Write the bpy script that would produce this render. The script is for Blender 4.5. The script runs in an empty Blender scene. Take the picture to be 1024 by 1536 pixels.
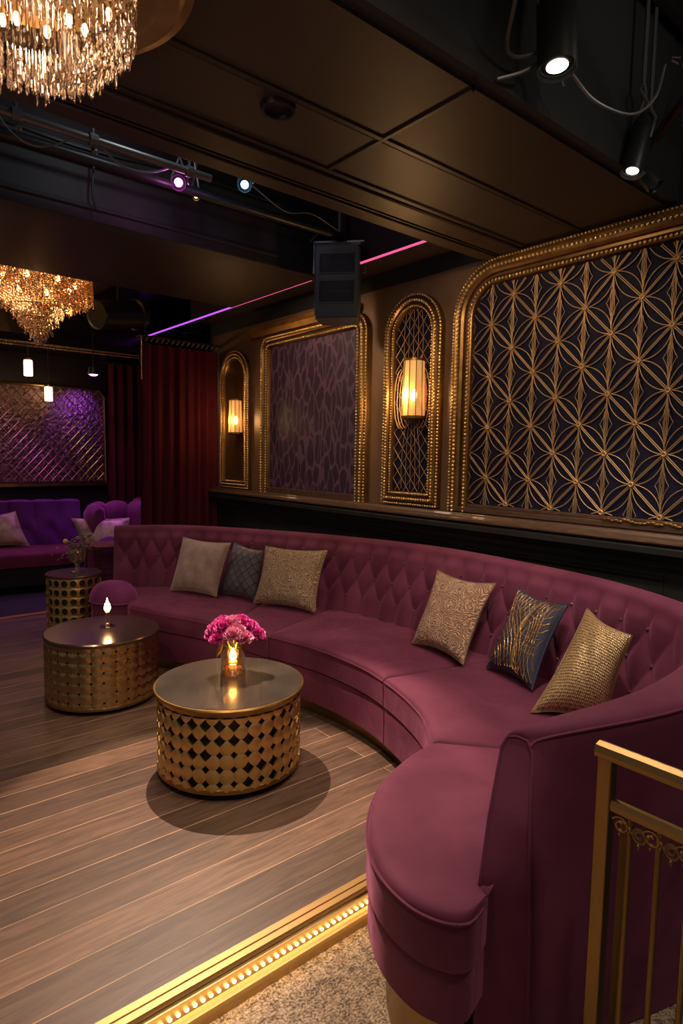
import bpy, math, random
from math import sin, cos, pi, radians, atan, sqrt, atan2
from mathutils import Vector, Matrix
random.seed(7)
S = bpy.context.scene
COL = S.collection
XW = 3.4          # inner face of the panelled wall

# ------------------------------------------------------------------ helpers
class MB:
    def __init__(s): s.v = []; s.f = []; s.uv = None
    def add(s, vs, fs):
        o = len(s.v); s.v += [tuple(p) for p in vs]
        s.f += [tuple(i + o for i in f) for f in fs]; return s
    def box(s, x0, x1, y0, y1, z0, z1):
        vs = [(x, y, z) for x in (x0, x1) for y in (y0, y1) for z in (z0, z1)]
        return s.add(vs, [(0,1,3,2),(4,6,7,5),(0,4,5,1),(2,3,7,6),(0,2,6,4),(1,5,7,3)])
    def grid(s, rows, close_u=False, close_v=False, cap=False):
        n = len(rows); m = len(rows[0]); vs = [p for r in rows for p in r]; fs = []
        for i in range(n if close_u else n-1):
            for j in range(m if close_v else m-1):
                a = i; b = (i+1) % n; c = (j+1) % m
                fs.append((a*m+j, b*m+j, b*m+c, a*m+c))
        if cap:
            fs.append(tuple(range(m))[::-1]); fs.append(tuple((n-1)*m+j for j in range(m)))
        return s.add(vs, fs)
    def tube(s, pts, r, k=8, closed=False, cap=True):
        pts = [Vector(p) for p in pts]; n = len(pts)
        if n < 2: return s
        rows = []; up = None
        for i, p in enumerate(pts):
            if closed: t = pts[(i+1) % n] - pts[i-1]
            else: t = pts[min(i+1, n-1)] - pts[max(i-1, 0)]
            if t.length < 1e-9: t = Vector((0,0,1))
            t.normalize()
            if up is None:
                up = Vector((0,0,1)) if abs(t.z) < .9 else Vector((1,0,0))
            a = up - t*up.dot(t)
            if a.length < 1e-6: a = t.orthogonal()
            a.normalize(); up = a; b = t.cross(a)
            rr = r[i] if isinstance(r, (list, tuple)) else r
            rows.append([p + a*(cos(2*pi*q/k)*rr) + b*(sin(2*pi*q/k)*rr) for q in range(k)])
        return s.grid(rows, close_u=closed, close_v=True, cap=(cap and not closed))
    def lathe(s, prof, c=(0,0,0), k=48, cap=False):
        rows = [[(c[0]+r*cos(2*pi*q/k), c[1]+r*sin(2*pi*q/k), c[2]+z) for q in range(k)] for r, z in prof]
        return s.grid(rows, close_v=True, cap=cap)
    def ball(s, c, r, k=8, m=5, sq=(1,1,1)):
        rows = []
        for i in range(m+1):
            a = -pi/2 + pi*i/m; rr = max(cos(a), .001)
            rows.append([(c[0]+r*sq[0]*rr*cos(2*pi*q/k), c[1]+r*sq[1]*rr*sin(2*pi*q/k), c[2]+r*sq[2]*sin(a)) for q in range(k)])
        return s.grid(rows, close_v=True, cap=True)
    def xform(s, M):
        s.v = [tuple(M @ Vector(p)) for p in s.v]; return s
    def build(s, name, mat=None, parent=None, smooth=True, loc=None, bevel=0, angle=35):
        me = bpy.data.meshes.new(name)
        if loc is not None:
            l = Vector(loc); s.v = [tuple(Vector(p)-l) for p in s.v]
        elif parent is not None:
            l = Vector(parent.location); s.v = [tuple(Vector(p)-l) for p in s.v]
        me.from_pydata(s.v, [], s.f); me.update()
        if s.uv:
            lay = me.uv_layers.new(name='UVMap')
            for lp in me.loops: lay.data[lp.index].uv = s.uv[lp.vertex_index]
        if mat: me.materials.append(mat)
        if smooth:
            me.shade_smooth()
            if angle is not None: me.set_sharp_from_angle(angle=radians(angle))
        o = bpy.data.objects.new(name, me); COL.objects.link(o)
        if parent is not None: o.parent = parent
        if loc is not None and parent is None: o.location = loc
        if bevel:
            b = o.modifiers.new('Bevel', 'BEVEL'); b.width = bevel; b.segments = 2; b.limit_method = 'ANGLE'
        return o

def tag(o, label=None, cat=None, group=None, kind=None):
    if label: o['label'] = label
    if cat: o['category'] = cat
    if group: o['group'] = group
    if kind: o['kind'] = kind
    return o
def thing(name, label, cat, loc=(0,0,0), group=None):
    o = bpy.data.objects.new(name, None); COL.objects.link(o); o.location = loc
    o.empty_display_size = .1
    return tag(o, label, cat, group)
def struct(mb, name, mat, label=None, cat=None, smooth=False, bevel=0):
    o = mb.build(name, mat, smooth=smooth, bevel=bevel); o['kind'] = 'structure'
    return tag(o, label, cat)
def copy_part(o, parent, loc, rot=None):
    c = o.copy(); COL.objects.link(c); c.parent = parent; c.location = loc
    if rot is not None: c.rotation_euler = rot
    return c
def sm(pts, n):
    """Catmull-Rom through pts (any dimension), n samples evenly by arc length of first two coords"""
    P = [list(map(float, p)) for p in pts]; d = len(P[0])
    P = [[2*P[0][k]-P[1][k] for k in range(d)]] + P + [[2*P[-1][k]-P[-2][k] for k in range(d)]]
    out = []
    for i in range(1, len(P)-2):
        for q in range(24):
            t = q/24
            out.append([.5*(2*P[i][k]+(P[i+1][k]-P[i-1][k])*t+(2*P[i-1][k]-5*P[i][k]+4*P[i+1][k]-P[i+2][k])*t*t+(3*P[i][k]-P[i-1][k]-3*P[i+1][k]+P[i+2][k])*t**3) for k in range(d)])
    out.append(P[-2])
    return resample(out, n)
def resample(out, n):
    L = [0]
    for a, b in zip(out, out[1:]):
        L.append(L[-1]+sqrt(sum((a[k]-b[k])**2 for k in range(min(3, len(a))))))
    res = []; j = 0
    for i in range(n):
        t = L[-1]*i/(n-1)
        while j < len(L)-2 and L[j+1] < t: j += 1
        u = (t-L[j])/max(L[j+1]-L[j], 1e-9)
        res.append([out[j][k]*(1-u)+out[j+1][k]*u for k in range(len(out[0]))])
    return res
def plen(p): return sum(sqrt(sum((a[k]-b[k])**2 for k in range(2))) for a, b in zip(p, p[1:]))

# ------------------------------------------------------------------ materials
def mat(name, col, rough=.5, metal=0, sheen=0, noise=None, bump=None, emit=None, coat=0, trans=0, alpha=1, spec=.5, scale=(1,1,1), aniso=0):
    m = bpy.data.materials.new(name); m.use_nodes = True
    nt = m.node_tree; N = nt.nodes; L = nt.links; b = N['Principled BSDF']
    b.inputs['Base Color'].default_value = (*col, 1); b.inputs['Roughness'].default_value = rough
    b.inputs['Metallic'].default_value = metal; b.inputs['Specular IOR Level'].default_value = spec
    if aniso: b.inputs['Anisotropic'].default_value = aniso
    if sheen:
        b.inputs['Sheen Weight'].default_value = sheen; b.inputs['Sheen Roughness'].default_value = .35
        b.inputs['Sheen Tint'].default_value = (min(1, col[0]*4+.35), min(1, col[1]*4+.2), min(1, col[2]*4+.3), 1)
    if coat: b.inputs['Coat Weight'].default_value = coat
    if trans: b.inputs['Transmission Weight'].default_value = trans
    if alpha < 1: b.inputs['Alpha'].default_value = alpha
    if emit:
        b.inputs['Emission Color'].default_value = (*emit[0], 1); b.inputs['Emission Strength'].default_value = emit[1]
    tc = N.new('ShaderNodeTexCoord'); mp = N.new('ShaderNodeMapping'); mp.inputs['Scale'].default_value = scale
    L.new(tc.outputs['Object'], mp.inputs['Vector'])
    if noise:   # (scale, colour2, contrast lo, hi)
        n = N.new('ShaderNodeTexNoise'); n.inputs['Scale'].default_value = noise[0]; n.inputs['Detail'].default_value = 6
        L.new(mp.outputs[0], n.inputs['Vector'])
        r = N.new('ShaderNodeValToRGB'); r.color_ramp.elements[0].position = noise[2]; r.color_ramp.elements[1].position = noise[3]
        r.color_ramp.elements[0].color = (*col, 1); r.color_ramp.elements[1].color = (*noise[1], 1)
        L.new(n.outputs['Fac'], r.inputs[0]); L.new(r.outputs[0], b.inputs['Base Color'])
    if bump:    # (scale, strength, distance)
        n = N.new('ShaderNodeTexNoise'); n.inputs['Scale'].default_value = bump[0]; n.inputs['Detail'].default_value = 4
        L.new(mp.outputs[0], n.inputs['Vector'])
        bp = N.new('ShaderNodeBump'); bp.inputs['Strength'].default_value = bump[1]; bp.inputs['Distance'].default_value = bump[2]
        L.new(n.outputs['Fac'], bp.inputs['Height']); L.new(bp.outputs[0], b.inputs['Normal'])
    return m
def nodes(m): nt = m.node_tree; return nt.nodes, nt.links, nt.nodes['Principled BSDF']
def emis(name, col, s):
    m = bpy.data.materials.new(name); m.use_nodes = True; N = m.node_tree.nodes; N.clear()
    o = N.new('ShaderNodeOutputMaterial'); e = N.new('ShaderNodeEmission')
    e.inputs[0].default_value = (*col, 1); e.inputs[1].default_value = s
    m.node_tree.links.new(e.outputs[0], o.inputs[0]); return m
def glassy(name, tint, gloss=.25, rough=.05, emit=None):
    """thin clear glass: transparent tinted body with a glossy reflection"""
    m = bpy.data.materials.new(name); m.use_nodes = True; N = m.node_tree.nodes; L = m.node_tree.links; N.clear()
    o = N.new('ShaderNodeOutputMaterial'); t = N.new('ShaderNodeBsdfTransparent'); g = N.new('ShaderNodeBsdfGlossy')
    t.inputs[0].default_value = (*tint, 1); g.inputs[0].default_value = (1, .95, .88, 1); g.inputs['Roughness'].default_value = rough
    x = N.new('ShaderNodeMixShader'); lw = N.new('ShaderNodeLayerWeight'); lw.inputs[0].default_value = .35
    mm = N.new('ShaderNodeMath'); mm.operation = 'MULTIPLY_ADD'; mm.inputs[1].default_value = .8; mm.inputs[2].default_value = gloss; mm.use_clamp = True
    L.new(lw.outputs['Facing'], mm.inputs[0]); L.new(mm.outputs[0], x.inputs[0]); L.new(t.outputs[0], x.inputs[1]); L.new(g.outputs[0], x.inputs[2])
    out = x
    if emit:
        e = N.new('ShaderNodeEmission'); e.inputs[0].default_value = (*emit[0], 1); e.inputs[1].default_value = emit[1]
        a = N.new('ShaderNodeAddShader'); L.new(x.outputs[0], a.inputs[0]); L.new(e.outputs[0], a.inputs[1]); out = a
    L.new(out.outputs[0], o.inputs[0]); return m

def velvet(name, c1, c2, sheen=.55):
    m = mat(name, c1, .75, sheen=sheen, noise=(3.2, c2, .35, .72), bump=(240, .12, .002), spec=.2)
    N, L, b = nodes(m)
    n = N.new('ShaderNodeTexNoise'); n.inputs['Scale'].default_value = 9; n.inputs['Detail'].default_value = 5; n.inputs['Distortion'].default_value = 1.2
    tc = N['Texture Coordinate']; L.new(tc.outputs['Object'], n.inputs['Vector'])
    mr = N.new('ShaderNodeMapRange'); mr.inputs[1].default_value = .3; mr.inputs[2].default_value = .75; mr.inputs[3].default_value = sheen*.5; mr.inputs[4].default_value = min(1, sheen*1.7)
    L.new(n.outputs['Fac'], mr.inputs[0]); L.new(mr.outputs[0], b.inputs['Sheen Weight'])
    return m
VEL = velvet('burgundy_velvet', (.098, .017, .042), (.165, .037, .074), .75)
VEL2 = velvet('plum_velvet', (.16, .026, .10), (.24, .05, .15), .7)
VEL3 = velvet('violet_velvet', (.10, .015, .13), (.15, .03, .19), .6)
CURT = velvet('curtain_velvet', (.075, .006, .014), (.105, .010, .020), .25)
BRASS = mat('brushed_brass', (.72, .49, .19), .40, 1, bump=(60, .08, .002), scale=(1, 1, 12))
BRASSD = mat('aged_brass', (.42, .25, .085), .36, 1, noise=(9, (.27, .15, .045), .4, .7), bump=(30, .1, .002))
GOLD = mat('gold_leaf', (.78, .50, .19), .28, 1, bump=(90, .35, .003))
GOLDW = mat('gold_wire', (.58, .38, .19), .5, .75)
FRAMEM = mat('bronze_gilt_frame', (.30, .175, .065), .36, .9, noise=(12, (.20, .11, .04), .4, .7), bump=(40, .1, .002))
BEAD = mat('bright_beading', (.95, .70, .34), .3, 1)
RAILG = mat('railing_gold', (.36, .22, .085), .42, 1, bump=(120, .05, .001))
PLIN = mat('plinth_brass', (.34, .22, .09), .34, 1, noise=(5, (.22, .13, .05), .4, .7))
BRONZ = mat('bronze_wall_paint', (.17, .095, .050), .45, .25, noise=(2.5, (.24, .14, .07), .35, .7), bump=(14, .08, .004))
WOODL = mat('ledge_wood', (.10, .052, .030), .38, noise=(30, (.045, .025, .016), .4, .65), scale=(6, .5, 6), coat=.2)
BLKP = mat('black_panel_paint', (.016, .018, .018), .42, noise=(4, (.024, .026, .025), .4, .7))
BLK = mat('black_ceiling', (.012, .011, .012), .7)
CHAR = mat('charcoal_beam', (.030, .030, .032), .55, noise=(3, (.018, .018, .02), .4, .7), bump=(30, .1, .004))
SOFF = mat('brown_soffit', (.044, .031, .026), .5, noise=(2.0, (.058, .042, .034), .35, .7), bump=(6, .08, .006))
SOFD = mat('brown_moulding', (.022, .014, .011), .45)
SOFM = mat('bronze_moulding', (.055, .038, .028), .42, .2)
SOFC = mat('maroon_soffit', (.032, .016, .016), .5)
NAVY = mat('navy_fabric', (.006, .007, .024), .7, spec=.2, noise=(4, (.011, .011, .030), .35, .7), bump=(3, .3, .02))
STEEL = mat('black_steel', (.035, .038, .038), .38, .4)
GREYM = mat('grey_conduit', (.20, .20, .20), .38, .5)
PLAST = mat('speaker_plastic', (.050, .056, .055), .45, bump=(200, .1, .001))
PLASTD = mat('speaker_recess', (.008, .009, .009), .6)
TOPM = mat('smoked_table_top', (.040, .033, .028), .24, 0, noise=(6, (.075, .058, .045), .4, .75), bump=(20, .04, .002), coat=.3)
TOPM2 = mat('bronzed_table_top', (.18, .115, .085), .22, .75, noise=(3, (.13, .085, .07), .4, .7))
DRUMIN = mat('dark_drum_core', (.055, .038, .028), .5, .3)
FROST = mat('dark_base', (.008, .007, .006), .6)
CRYS = glassy('crystal', (.80, .70, .64), .16, .06)
CRYSG = glassy('amber_crystal', (.95, .64, .26), .38, .1)
VASEG = glassy('gold_tinted_glass', (.98, .82, .52), .16, .06)
CLEAR = glassy('clear_glass', (.96, .95, .92), .15, .03)
BULB = emis('warm_bulb', (1, .62, .28), 22)
BULBW = emis('crystal_bulb', (1, .76, .5), 14)
FLAME = emis('flame', (1, .66, .28), 45)
LEDM = emis('warm_led', (1, .64, .28), 9)
PINKLED = emis('pink_led', (1, .12, .32), 1.1)
PURPLED = emis('purple_led', (.5, .08, 1), 1.6)

# wood planks
def wood():
    m = mat('wood_planks', (.1, .07, .05), .46); N, L, b = nodes(m)
    tc = N['Texture Coordinate']
    br = N.new('ShaderNodeTexBrick'); br.inputs['Scale'].default_value = 1
    br.inputs['Brick Width'].default_value = 3.4; br.inputs['Row Height'].default_value = .147; br.inputs['Mortar Size'].default_value = .0022
    br.inputs['Mortar Smooth'].default_value = .2; br.offset = .37; br.inputs['Bias'].default_value = 0
    br.inputs['Color1'].default_value = (.095, .056, .040, 1); br.inputs['Color2'].default_value = (.20, .115, .076, 1); br.inputs['Mortar'].default_value = (.50, .32, .20, 1)  # pale gap colour paints the highlights along the plank bevels
    L.new(tc.outputs['Object'], br.inputs['Vector'])
    mp = N.new('ShaderNodeMapping'); mp.inputs['Scale'].default_value = (2.2, 22, 1); L.new(tc.outputs['Object'], mp.inputs['Vector'])
    n = N.new('ShaderNodeTexNoise'); n.inputs['Scale'].default_value = 1.6; n.inputs['Detail'].default_value = 9; n.inputs['Roughness'].default_value = .68; n.inputs['Distortion'].default_value = .7
    L.new(mp.outputs[0], n.inputs['Vector'])
    r = N.new('ShaderNodeValToRGB'); r.color_ramp.elements[0].position = .34; r.color_ramp.elements[1].position = .66
    r.color_ramp.elements[0].color = (.52, .50, .48, 1); r.color_ramp.elements[1].color = (1.3, 1.25, 1.2, 1)
    L.new(n.outputs['Fac'], r.inputs[0])
    mx = N.new('ShaderNodeMix'); mx.data_type = 'RGBA'; mx.blend_type = 'MULTIPLY'; mx.inputs[0].default_value = 1
    L.new(br.outputs['Color'], mx.inputs[6]); L.new(r.outputs[0], mx.inputs[7]); L.new(mx.outputs[2], b.inputs['Base Color'])
    bp = N.new('ShaderNodeBump'); bp.inputs['Strength'].default_value = .25; bp.inputs['Distance'].default_value = .003
    L.new(n.outputs['Fac'], bp.inputs['Height'])
    bp2 = N.new('ShaderNodeBump'); bp2.invert = True; bp2.inputs['Strength'].default_value = .5; bp2.inputs['Distance'].default_value = .002
    L.new(br.outputs['Fac'], bp2.inputs['Height']); L.new(bp.outputs[0], bp2.inputs['Normal']); L.new(bp2.outputs[0], b.inputs['Normal'])
    return m
WOOD = wood()
def carpet():
    m = mat('taupe_shag_carpet', (.26, .19, .13), .8, sheen=.3); N, L, b = nodes(m); tc = N['Texture Coordinate']
    n = N.new('ShaderNodeTexNoise'); n.inputs['Scale'].default_value = 32; n.inputs['Detail'].default_value = 5; n.inputs['Roughness'].default_value = .75
    n2 = N.new('ShaderNodeTexNoise'); n2.inputs['Scale'].default_value = 130; n2.inputs['Detail'].default_value = 2
    for q in (n, n2): L.new(tc.outputs['Object'], q.inputs['Vector'])
    a = N.new('ShaderNodeMath'); a.operation = 'ADD'; L.new(n.outputs['Fac'], a.inputs[0]); L.new(n2.outputs['Fac'], a.inputs[1])
    r = N.new('ShaderNodeValToRGB'); r.color_ramp.elements[0].position = .82*.5; r.color_ramp.elements[1].position = .62
    hf = N.new('ShaderNodeMath'); hf.operation = 'MULTIPLY'; hf.inputs[1].default_value = .5; L.new(a.outputs[0], hf.inputs[0])
    r.color_ramp.elements[0].color = (.09, .06, .04, 1); r.color_ramp.elements[1].color = (.60, .46, .32, 1)
    L.new(hf.outputs[0], r.inputs[0]); L.new(r.outputs[0], b.inputs['Base Color'])
    bp = N.new('ShaderNodeBump'); bp.inputs['Strength'].default_value = 1; bp.inputs['Distance'].default_value = .012
    L.new(hf.outputs[0], bp.inputs['Height']); L.new(bp.outputs[0], b.inputs['Normal']); return m
CARP = carpet()
def damask():
    m = mat('purple_relief_fabric', (.05, .025, .06), .5, sheen=.2); N, L, b = nodes(m); tc = N['Texture Coordinate']
    mp = N.new('ShaderNodeMapping'); mp.inputs['Scale'].default_value = (1, 15, 5.5); L.new(tc.outputs['Object'], mp.inputs['Vector'])
    nz = N.new('ShaderNodeTexNoise'); nz.inputs['Scale'].default_value = 1.1; L.new(mp.outputs[0], nz.inputs['Vector'])
    ad = N.new('ShaderNodeMix'); ad.data_type = 'RGBA'; ad.inputs[0].default_value = .42
    L.new(mp.outputs[0], ad.inputs[6]); L.new(nz.outputs['Color'], ad.inputs[7])
    v = N.new('ShaderNodeTexVoronoi'); v.feature = 'DISTANCE_TO_EDGE'; v.inputs['Scale'].default_value = 1.5; L.new(ad.outputs[2], v.inputs['Vector'])
    r = N.new('ShaderNodeValToRGB'); r.color_ramp.elements[0].position = .035; r.color_ramp.elements[1].position = .11
    r.color_ramp.elements[0].color = (.105, .052, .098, 1); r.color_ramp.elements[1].color = (.030, .014, .034, 1)
    L.new(v.outputs['Distance'], r.inputs[0]); L.new(r.outputs[0], b.inputs['Base Color'])
    bp = N.new('ShaderNodeBump'); bp.invert = True; bp.inputs['Strength'].default_value = .8; bp.inputs['Distance'].default_value = .01
    L.new(r.outputs[0], bp.inputs['Height']); bp.invert = False; L.new(bp.outputs[0], b.inputs['Normal']); return m
DAMASK = damask()
def swirl(name, c1, c2, sc=5.0, freq=60):
    m = mat(name, c1, .4, .35, sheen=.2); N, L, b = nodes(m)
    uv = N.new('ShaderNodeUVMap'); mp = N.new('ShaderNodeMapping'); mp.inputs['Scale'].default_value = (sc, sc, 1); L.new(uv.outputs[0], mp.inputs[0])
    v = N.new('ShaderNodeTexVoronoi'); v.inputs['Scale'].default_value = 1; v.inputs['Randomness'].default_value = .8; L.new(mp.outputs[0], v.inputs['Vector'])
    n = N.new('ShaderNodeTexNoise'); n.inputs['Scale'].default_value = 3.5; L.new(mp.outputs[0], n.inputs['Vector'])
    a = N.new('ShaderNodeMath'); a.operation = 'MULTIPLY_ADD'; a.inputs[1].default_value = .35; L.new(n.outputs['Fac'], a.inputs[0]); L.new(v.outputs['Distance'], a.inputs[2])
    f = N.new('ShaderNodeMath'); f.operation = 'MULTIPLY'; f.inputs[1].default_value = freq; L.new(a.outputs[0], f.inputs[0])
    s = N.new('ShaderNodeMath'); s.operation = 'SINE'; L.new(f.outputs[0], s.inputs[0])
    g = N.new('ShaderNodeTexNoise'); g.inputs['Scale'].default_value = 22; g.inputs['Detail'].default_value = 4; L.new(mp.outputs[0], g.inputs['Vector'])
    h = N.new('ShaderNodeMath'); h.operation = 'MULTIPLY_ADD'; h.inputs[1].default_value = 2.2; L.new(g.outputs['Fac'], h.inputs[0]); L.new(s.outputs[0], h.inputs[2])
    r = N.new('ShaderNodeValToRGB'); mr = N.new('ShaderNodeMapRange'); mr.inputs[1].default_value = -.2; mr.inputs[2].default_value = 2.4
    L.new(h.outputs[0], mr.inputs[0]); L.new(mr.outputs[0], r.inputs[0])
    r.color_ramp.elements[0].color = (*c2, 1); r.color_ramp.elements[1].color = (*c1, 1); r.color_ramp.elements[0].position = .3; r.color_ramp.elements[1].position = .75
    L.new(r.outputs[0], b.inputs['Base Color'])
    bp = N.new('ShaderNodeBump'); bp.inputs['Strength'].default_value = .8; bp.inputs['Distance'].default_value = .004
    L.new(h.outputs[0], bp.inputs['Height']); L.new(bp.outputs[0], b.inputs['Normal']); return m
SWIRL1 = swirl('champagne_brocade', (.62, .46, .29), (.30, .19, .11))
SWIRL2 = swirl('rose_gold_brocade', (.60, .38, .25), (.30, .16, .10), 4)
def woven():
    m = mat('gold_basketweave', (.55, .36, .17), .4, .45); N, L, b = nodes(m)
    uv = N.new('ShaderNodeUVMap'); mp = N.new('ShaderNodeMapping'); mp.inputs['Scale'].default_value = (34, 34, 1); L.new(uv.outputs[0], mp.inputs[0])
    v = N.new('ShaderNodeTexVoronoi'); v.inputs['Scale'].default_value = 1; v.inputs['Randomness'].default_value = .25; v.feature = 'F1'; L.new(mp.outputs[0], v.inputs['Vector'])
    r = N.new('ShaderNodeValToRGB'); r.color_ramp.elements[0].position = .25; r.color_ramp.elements[1].position = .62
    r.color_ramp.elements[0].color = (.72, .50, .27, 1); r.color_ramp.elements[1].color = (.18, .10, .04, 1)
    L.new(v.outputs['Distance'], r.inputs[0]); L.new(r.outputs[0], b.inputs['Base Color'])
    bp = N.new('ShaderNodeBump'); bp.invert = True; bp.inputs['Strength'].default_value = 1; bp.inputs['Distance'].default_value = .005
    L.new(v.outputs['Distance'], bp.inputs['Height']); L.new(bp.outputs[0], b.inputs['Normal']); return m
WOVEN = woven()
def quilt():
    m = mat('grey_diamond_satin', (.07, .065, .085), .35, sheen=.3); N, L, b = nodes(m)
    uv = N.new('ShaderNodeUVMap'); sp = N.new('ShaderNodeSeparateXYZ'); L.new(uv.outputs[0], sp.inputs[0])
    outs = []
    for sgn in ('ADD', 'SUBTRACT'):
        a = N.new('ShaderNodeMath'); a.operation = sgn; L.new(sp.outputs[0], a.inputs[0]); L.new(sp.outputs[1], a.inputs[1])
        f = N.new('ShaderNodeMath'); f.operation = 'MULTIPLY'; f.inputs[1].default_value = 4.6; L.new(a.outputs[0], f.inputs[0])
        fr = N.new('ShaderNodeMath'); fr.operation = 'PINGPONG'; fr.inputs[1].default_value = .5; L.new(f.outputs[0], fr.inputs[0]); outs.append(fr)
    mn = N.new('ShaderNodeMath'); mn.operation = 'MINIMUM'; L.new(outs[0].outputs[0], mn.inputs[0]); L.new(outs[1].outputs[0], mn.inputs[1])
    r = N.new('ShaderNodeValToRGB'); r.color_ramp.elements[0].position = .03; r.color_ramp.elements[1].position = .055
    r.color_ramp.elements[0].color = (.012, .012, .02, 1); r.color_ramp.elements[1].color = (.12, .108, .135, 1)
    L.new(mn.outputs[0], r.inputs[0]); L.new(r.outputs[0], b.inputs['Base Color'])
    bp = N.new('ShaderNodeBump'); bp.inputs['Strength'].default_value = .6; bp.inputs['Distance'].default_value = .01
    L.new(mn.outputs[0], bp.inputs['Height']); L.new(bp.outputs[0], b.inputs['Normal']); return m
QUILT = quilt()
TAUPE = mat('taupe_velvet', (.30, .215, .16), .6, sheen=.5, noise=(14, (.42, .31, .24), .35, .7), bump=(60, .3, .004))
CREAM = mat('cream_pillow_satin', (.48, .36, .24), .45, .2, noise=(12, (.26, .18, .12), .45, .7), bump=(40, .4, .004))
NAVYP = mat('navy_pillow_cloth', (.020, .022, .055), .6, sheen=.2, bump=(200, .2, .001))

DARKC0 = mat('black_landing', (.012, .010, .012), .6)
# ------------------------------------------------------------------ setting
struct(MB().box(-2.2, 6.0, 1.60, 9.2, -.16, 0), 'floor', WOOD, 'dark brown wood plank floor of the raised platform', 'floor')
struct(MB().box(-2.2, 6.0, -2.0, 1.60, -.30, -.10), 'floor_carpet', CARP, 'taupe shag carpet on the lower level beside the lit step', 'carpet')
struct(MB().box(1.60, 4.5, -2.0, .60, -.10, -.05), 'floor_landing', DARKC0)
struct(MB().box(1.58, 1.60, -2.0, .60, -.10, -.046), 'trim_9', STEEL)
# lit step edge: gold nosing with LED row
st = thing('step_nosing', 'long gold step edge with a glowing row of small warm lights', 'step edge', (0, 1.6, 0))
prof = [(1.655, .001), (1.653, .005), (1.628, .005), (1.626, .001), (1.620, .001), (1.618, .005), (1.598, .005), (1.594, -.006), (1.592, -.012), (1.580, -.014), (1.578, -.022), (1.574, -.052), (1.568, -.060), (1.558, -.066), (1.552, -.078), (1.549, -.099), (1.596, -.099), (1.598, 0)]
XE0, XE1 = -2.1, 1.78
mb = MB().grid([[(x, y, z) for y, z in prof] for x in (XE0, XE1)], close_v=True, cap=True)
mb.build('metal_trim', mat('step_brass', (.40, .26, .11), .45, .9, bump=(30, .1, .002)), st, smooth=False)
led0 = None
for i in range(98):
    x = 1.70 - i*.0265
    if led0 is None:
        led0 = MB().ball((0, 0, 0), .0062, 8, 5, (1.15, .8, .9)).build('led_bulb', LEDM, None); led0.parent = st; led0.location = (x, 1.571-1.6, -.036)
    else: copy_part(led0, st, (x, 1.571-1.6, -.036))
# far threshold strip
struct(MB().box(-.5, 3.2, 6.42, 6.50, 0, .012), 'trim_1', BRASS)
DARKC = mat('dark_lounge_carpet', (.018, .016, .018), .8, noise=(20, (.03, .025, .028), .4, .6))
tag(MB().box(-1.5, 5.5, 6.52, 8.9, .001, .008).build('area_rug', DARKC, smooth=False), 'dark flat rug on the floor in front of the far violet sofa', 'rug')

# walls
wl = MB()
wl.box(XW, XW+.25, -1.2, 6.4, 1.17, 2.90)
struct(wl, 'wall_right', BRONZ, 'bronze brown wall with panels behind the long sofa', 'wall')
struct(MB().box(XW-.01, XW+.25, -1.2, 6.4, 2.90, 3.95), 'wall_right_upper', BLK)
struct(MB().box(XW-.02, XW+.25, -1.2, 6.4, -.12, 1.08), 'wall_right_wainscot', BLKP)
lp = [(XW-.02, 1.03), (XW-.06, 1.04), (XW-.065, 1.075), (XW-.09, 1.085), (XW-.10, 1.10), (XW-.15, 1.12), (XW-.155, 1.155), (XW-.14, 1.168), (XW+.02, 1.17), (XW+.02, 1.03)]
struct(MB().grid([[(x, y, z) for x, z in lp] for y in (-1.2, 6.4)], close_v=True, cap=True), 'trim_2', BLKP, bevel=.002)
lp2 = [(XW+.01, 1.17), (XW-.155, 1.17), (XW-.165, 1.18), (XW-.16, 1.196), (XW-.10, 1.205), (XW-.09, 1.222), (XW+.01, 1.226)]
struct(MB().grid([[(x, y, z) for x, z in lp2] for y in (-1.2, 6.4)], close_v=True, cap=True), 'trim_3', WOODL, bevel=.002)
# wainscot panel mouldings
wm = MB()
for y0, y1 in ((-.3, 1.25), (1.4, 2.75), (2.9, 3.7), (3.85, 5.3)):
    pts = [(y0, .62), (y1, .62), (y1, .98), (y0, .98)]
    wm.tube([(XW-.022, y, z) for y, z in pts]+[(XW-.022, y0, .62)], .014, 6)
struct(wm, 'trim_4', BLKP)
# wall behind curtains and far wall
FARW = mat('dark_plum_wall', (.012, .006, .010), .6)
struct(MB().box(XW+.02, 5.9, 6.38, 6.5, 0, 3.95), 'wall_return', FARW)
struct(MB().box(-2.2, 5.9, 9.0, 9.2, 0, 3.95), 'wall_back', FARW)
struct(MB().box(5.8, 6.0, 6.4, 9.0, 0, 3.95), 'wall_far_right', FARW)

# ceiling
struct(MB().box(-2.2, 6.0, -2.0, 9.2, 3.95, 4.05), 'ceiling', BLK, 'black open ceiling', 'ceiling')
so = MB().box(-2.2, XW, 1.505, 2.635, 2.90, 3.9)
struct(so, 'ceiling_soffit', SOFF)
struct(MB().box(-2.2, XW, 1.45, 1.503, 2.912, 3.93), 'trim_5', mat('matt_charcoal', (.030, .031, .032), .85))
sm_ = MB()
sm_.box(-2.2, XW, 1.955, 1.982, 2.892, 2.92)
sm_.box(-2.2, XW, 2.32, 2.35, 2.890, 2.92)
sm_.box(-2.2, XW, 2.507, 2.521, 2.877, 2.92)
for x in (-.1, 1.82): sm_.box(x-.011, x+.011, 1.505, 2.32, 2.891, 2.92)
struct(sm_, 'trim_6', SOFD, bevel=.003)
s2 = MB(); s2.box(-2.2, XW, 2.363, 2.498, 2.880, 2.92); s2.box(-2.2, XW, 2.535, 2.630, 2.872, 3.2); s2.box(-2.2, XW, 1.986, 1.993, 2.894, 2.92)
struct(s2, 'trim_7', SOFM, bevel=.006)
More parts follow.
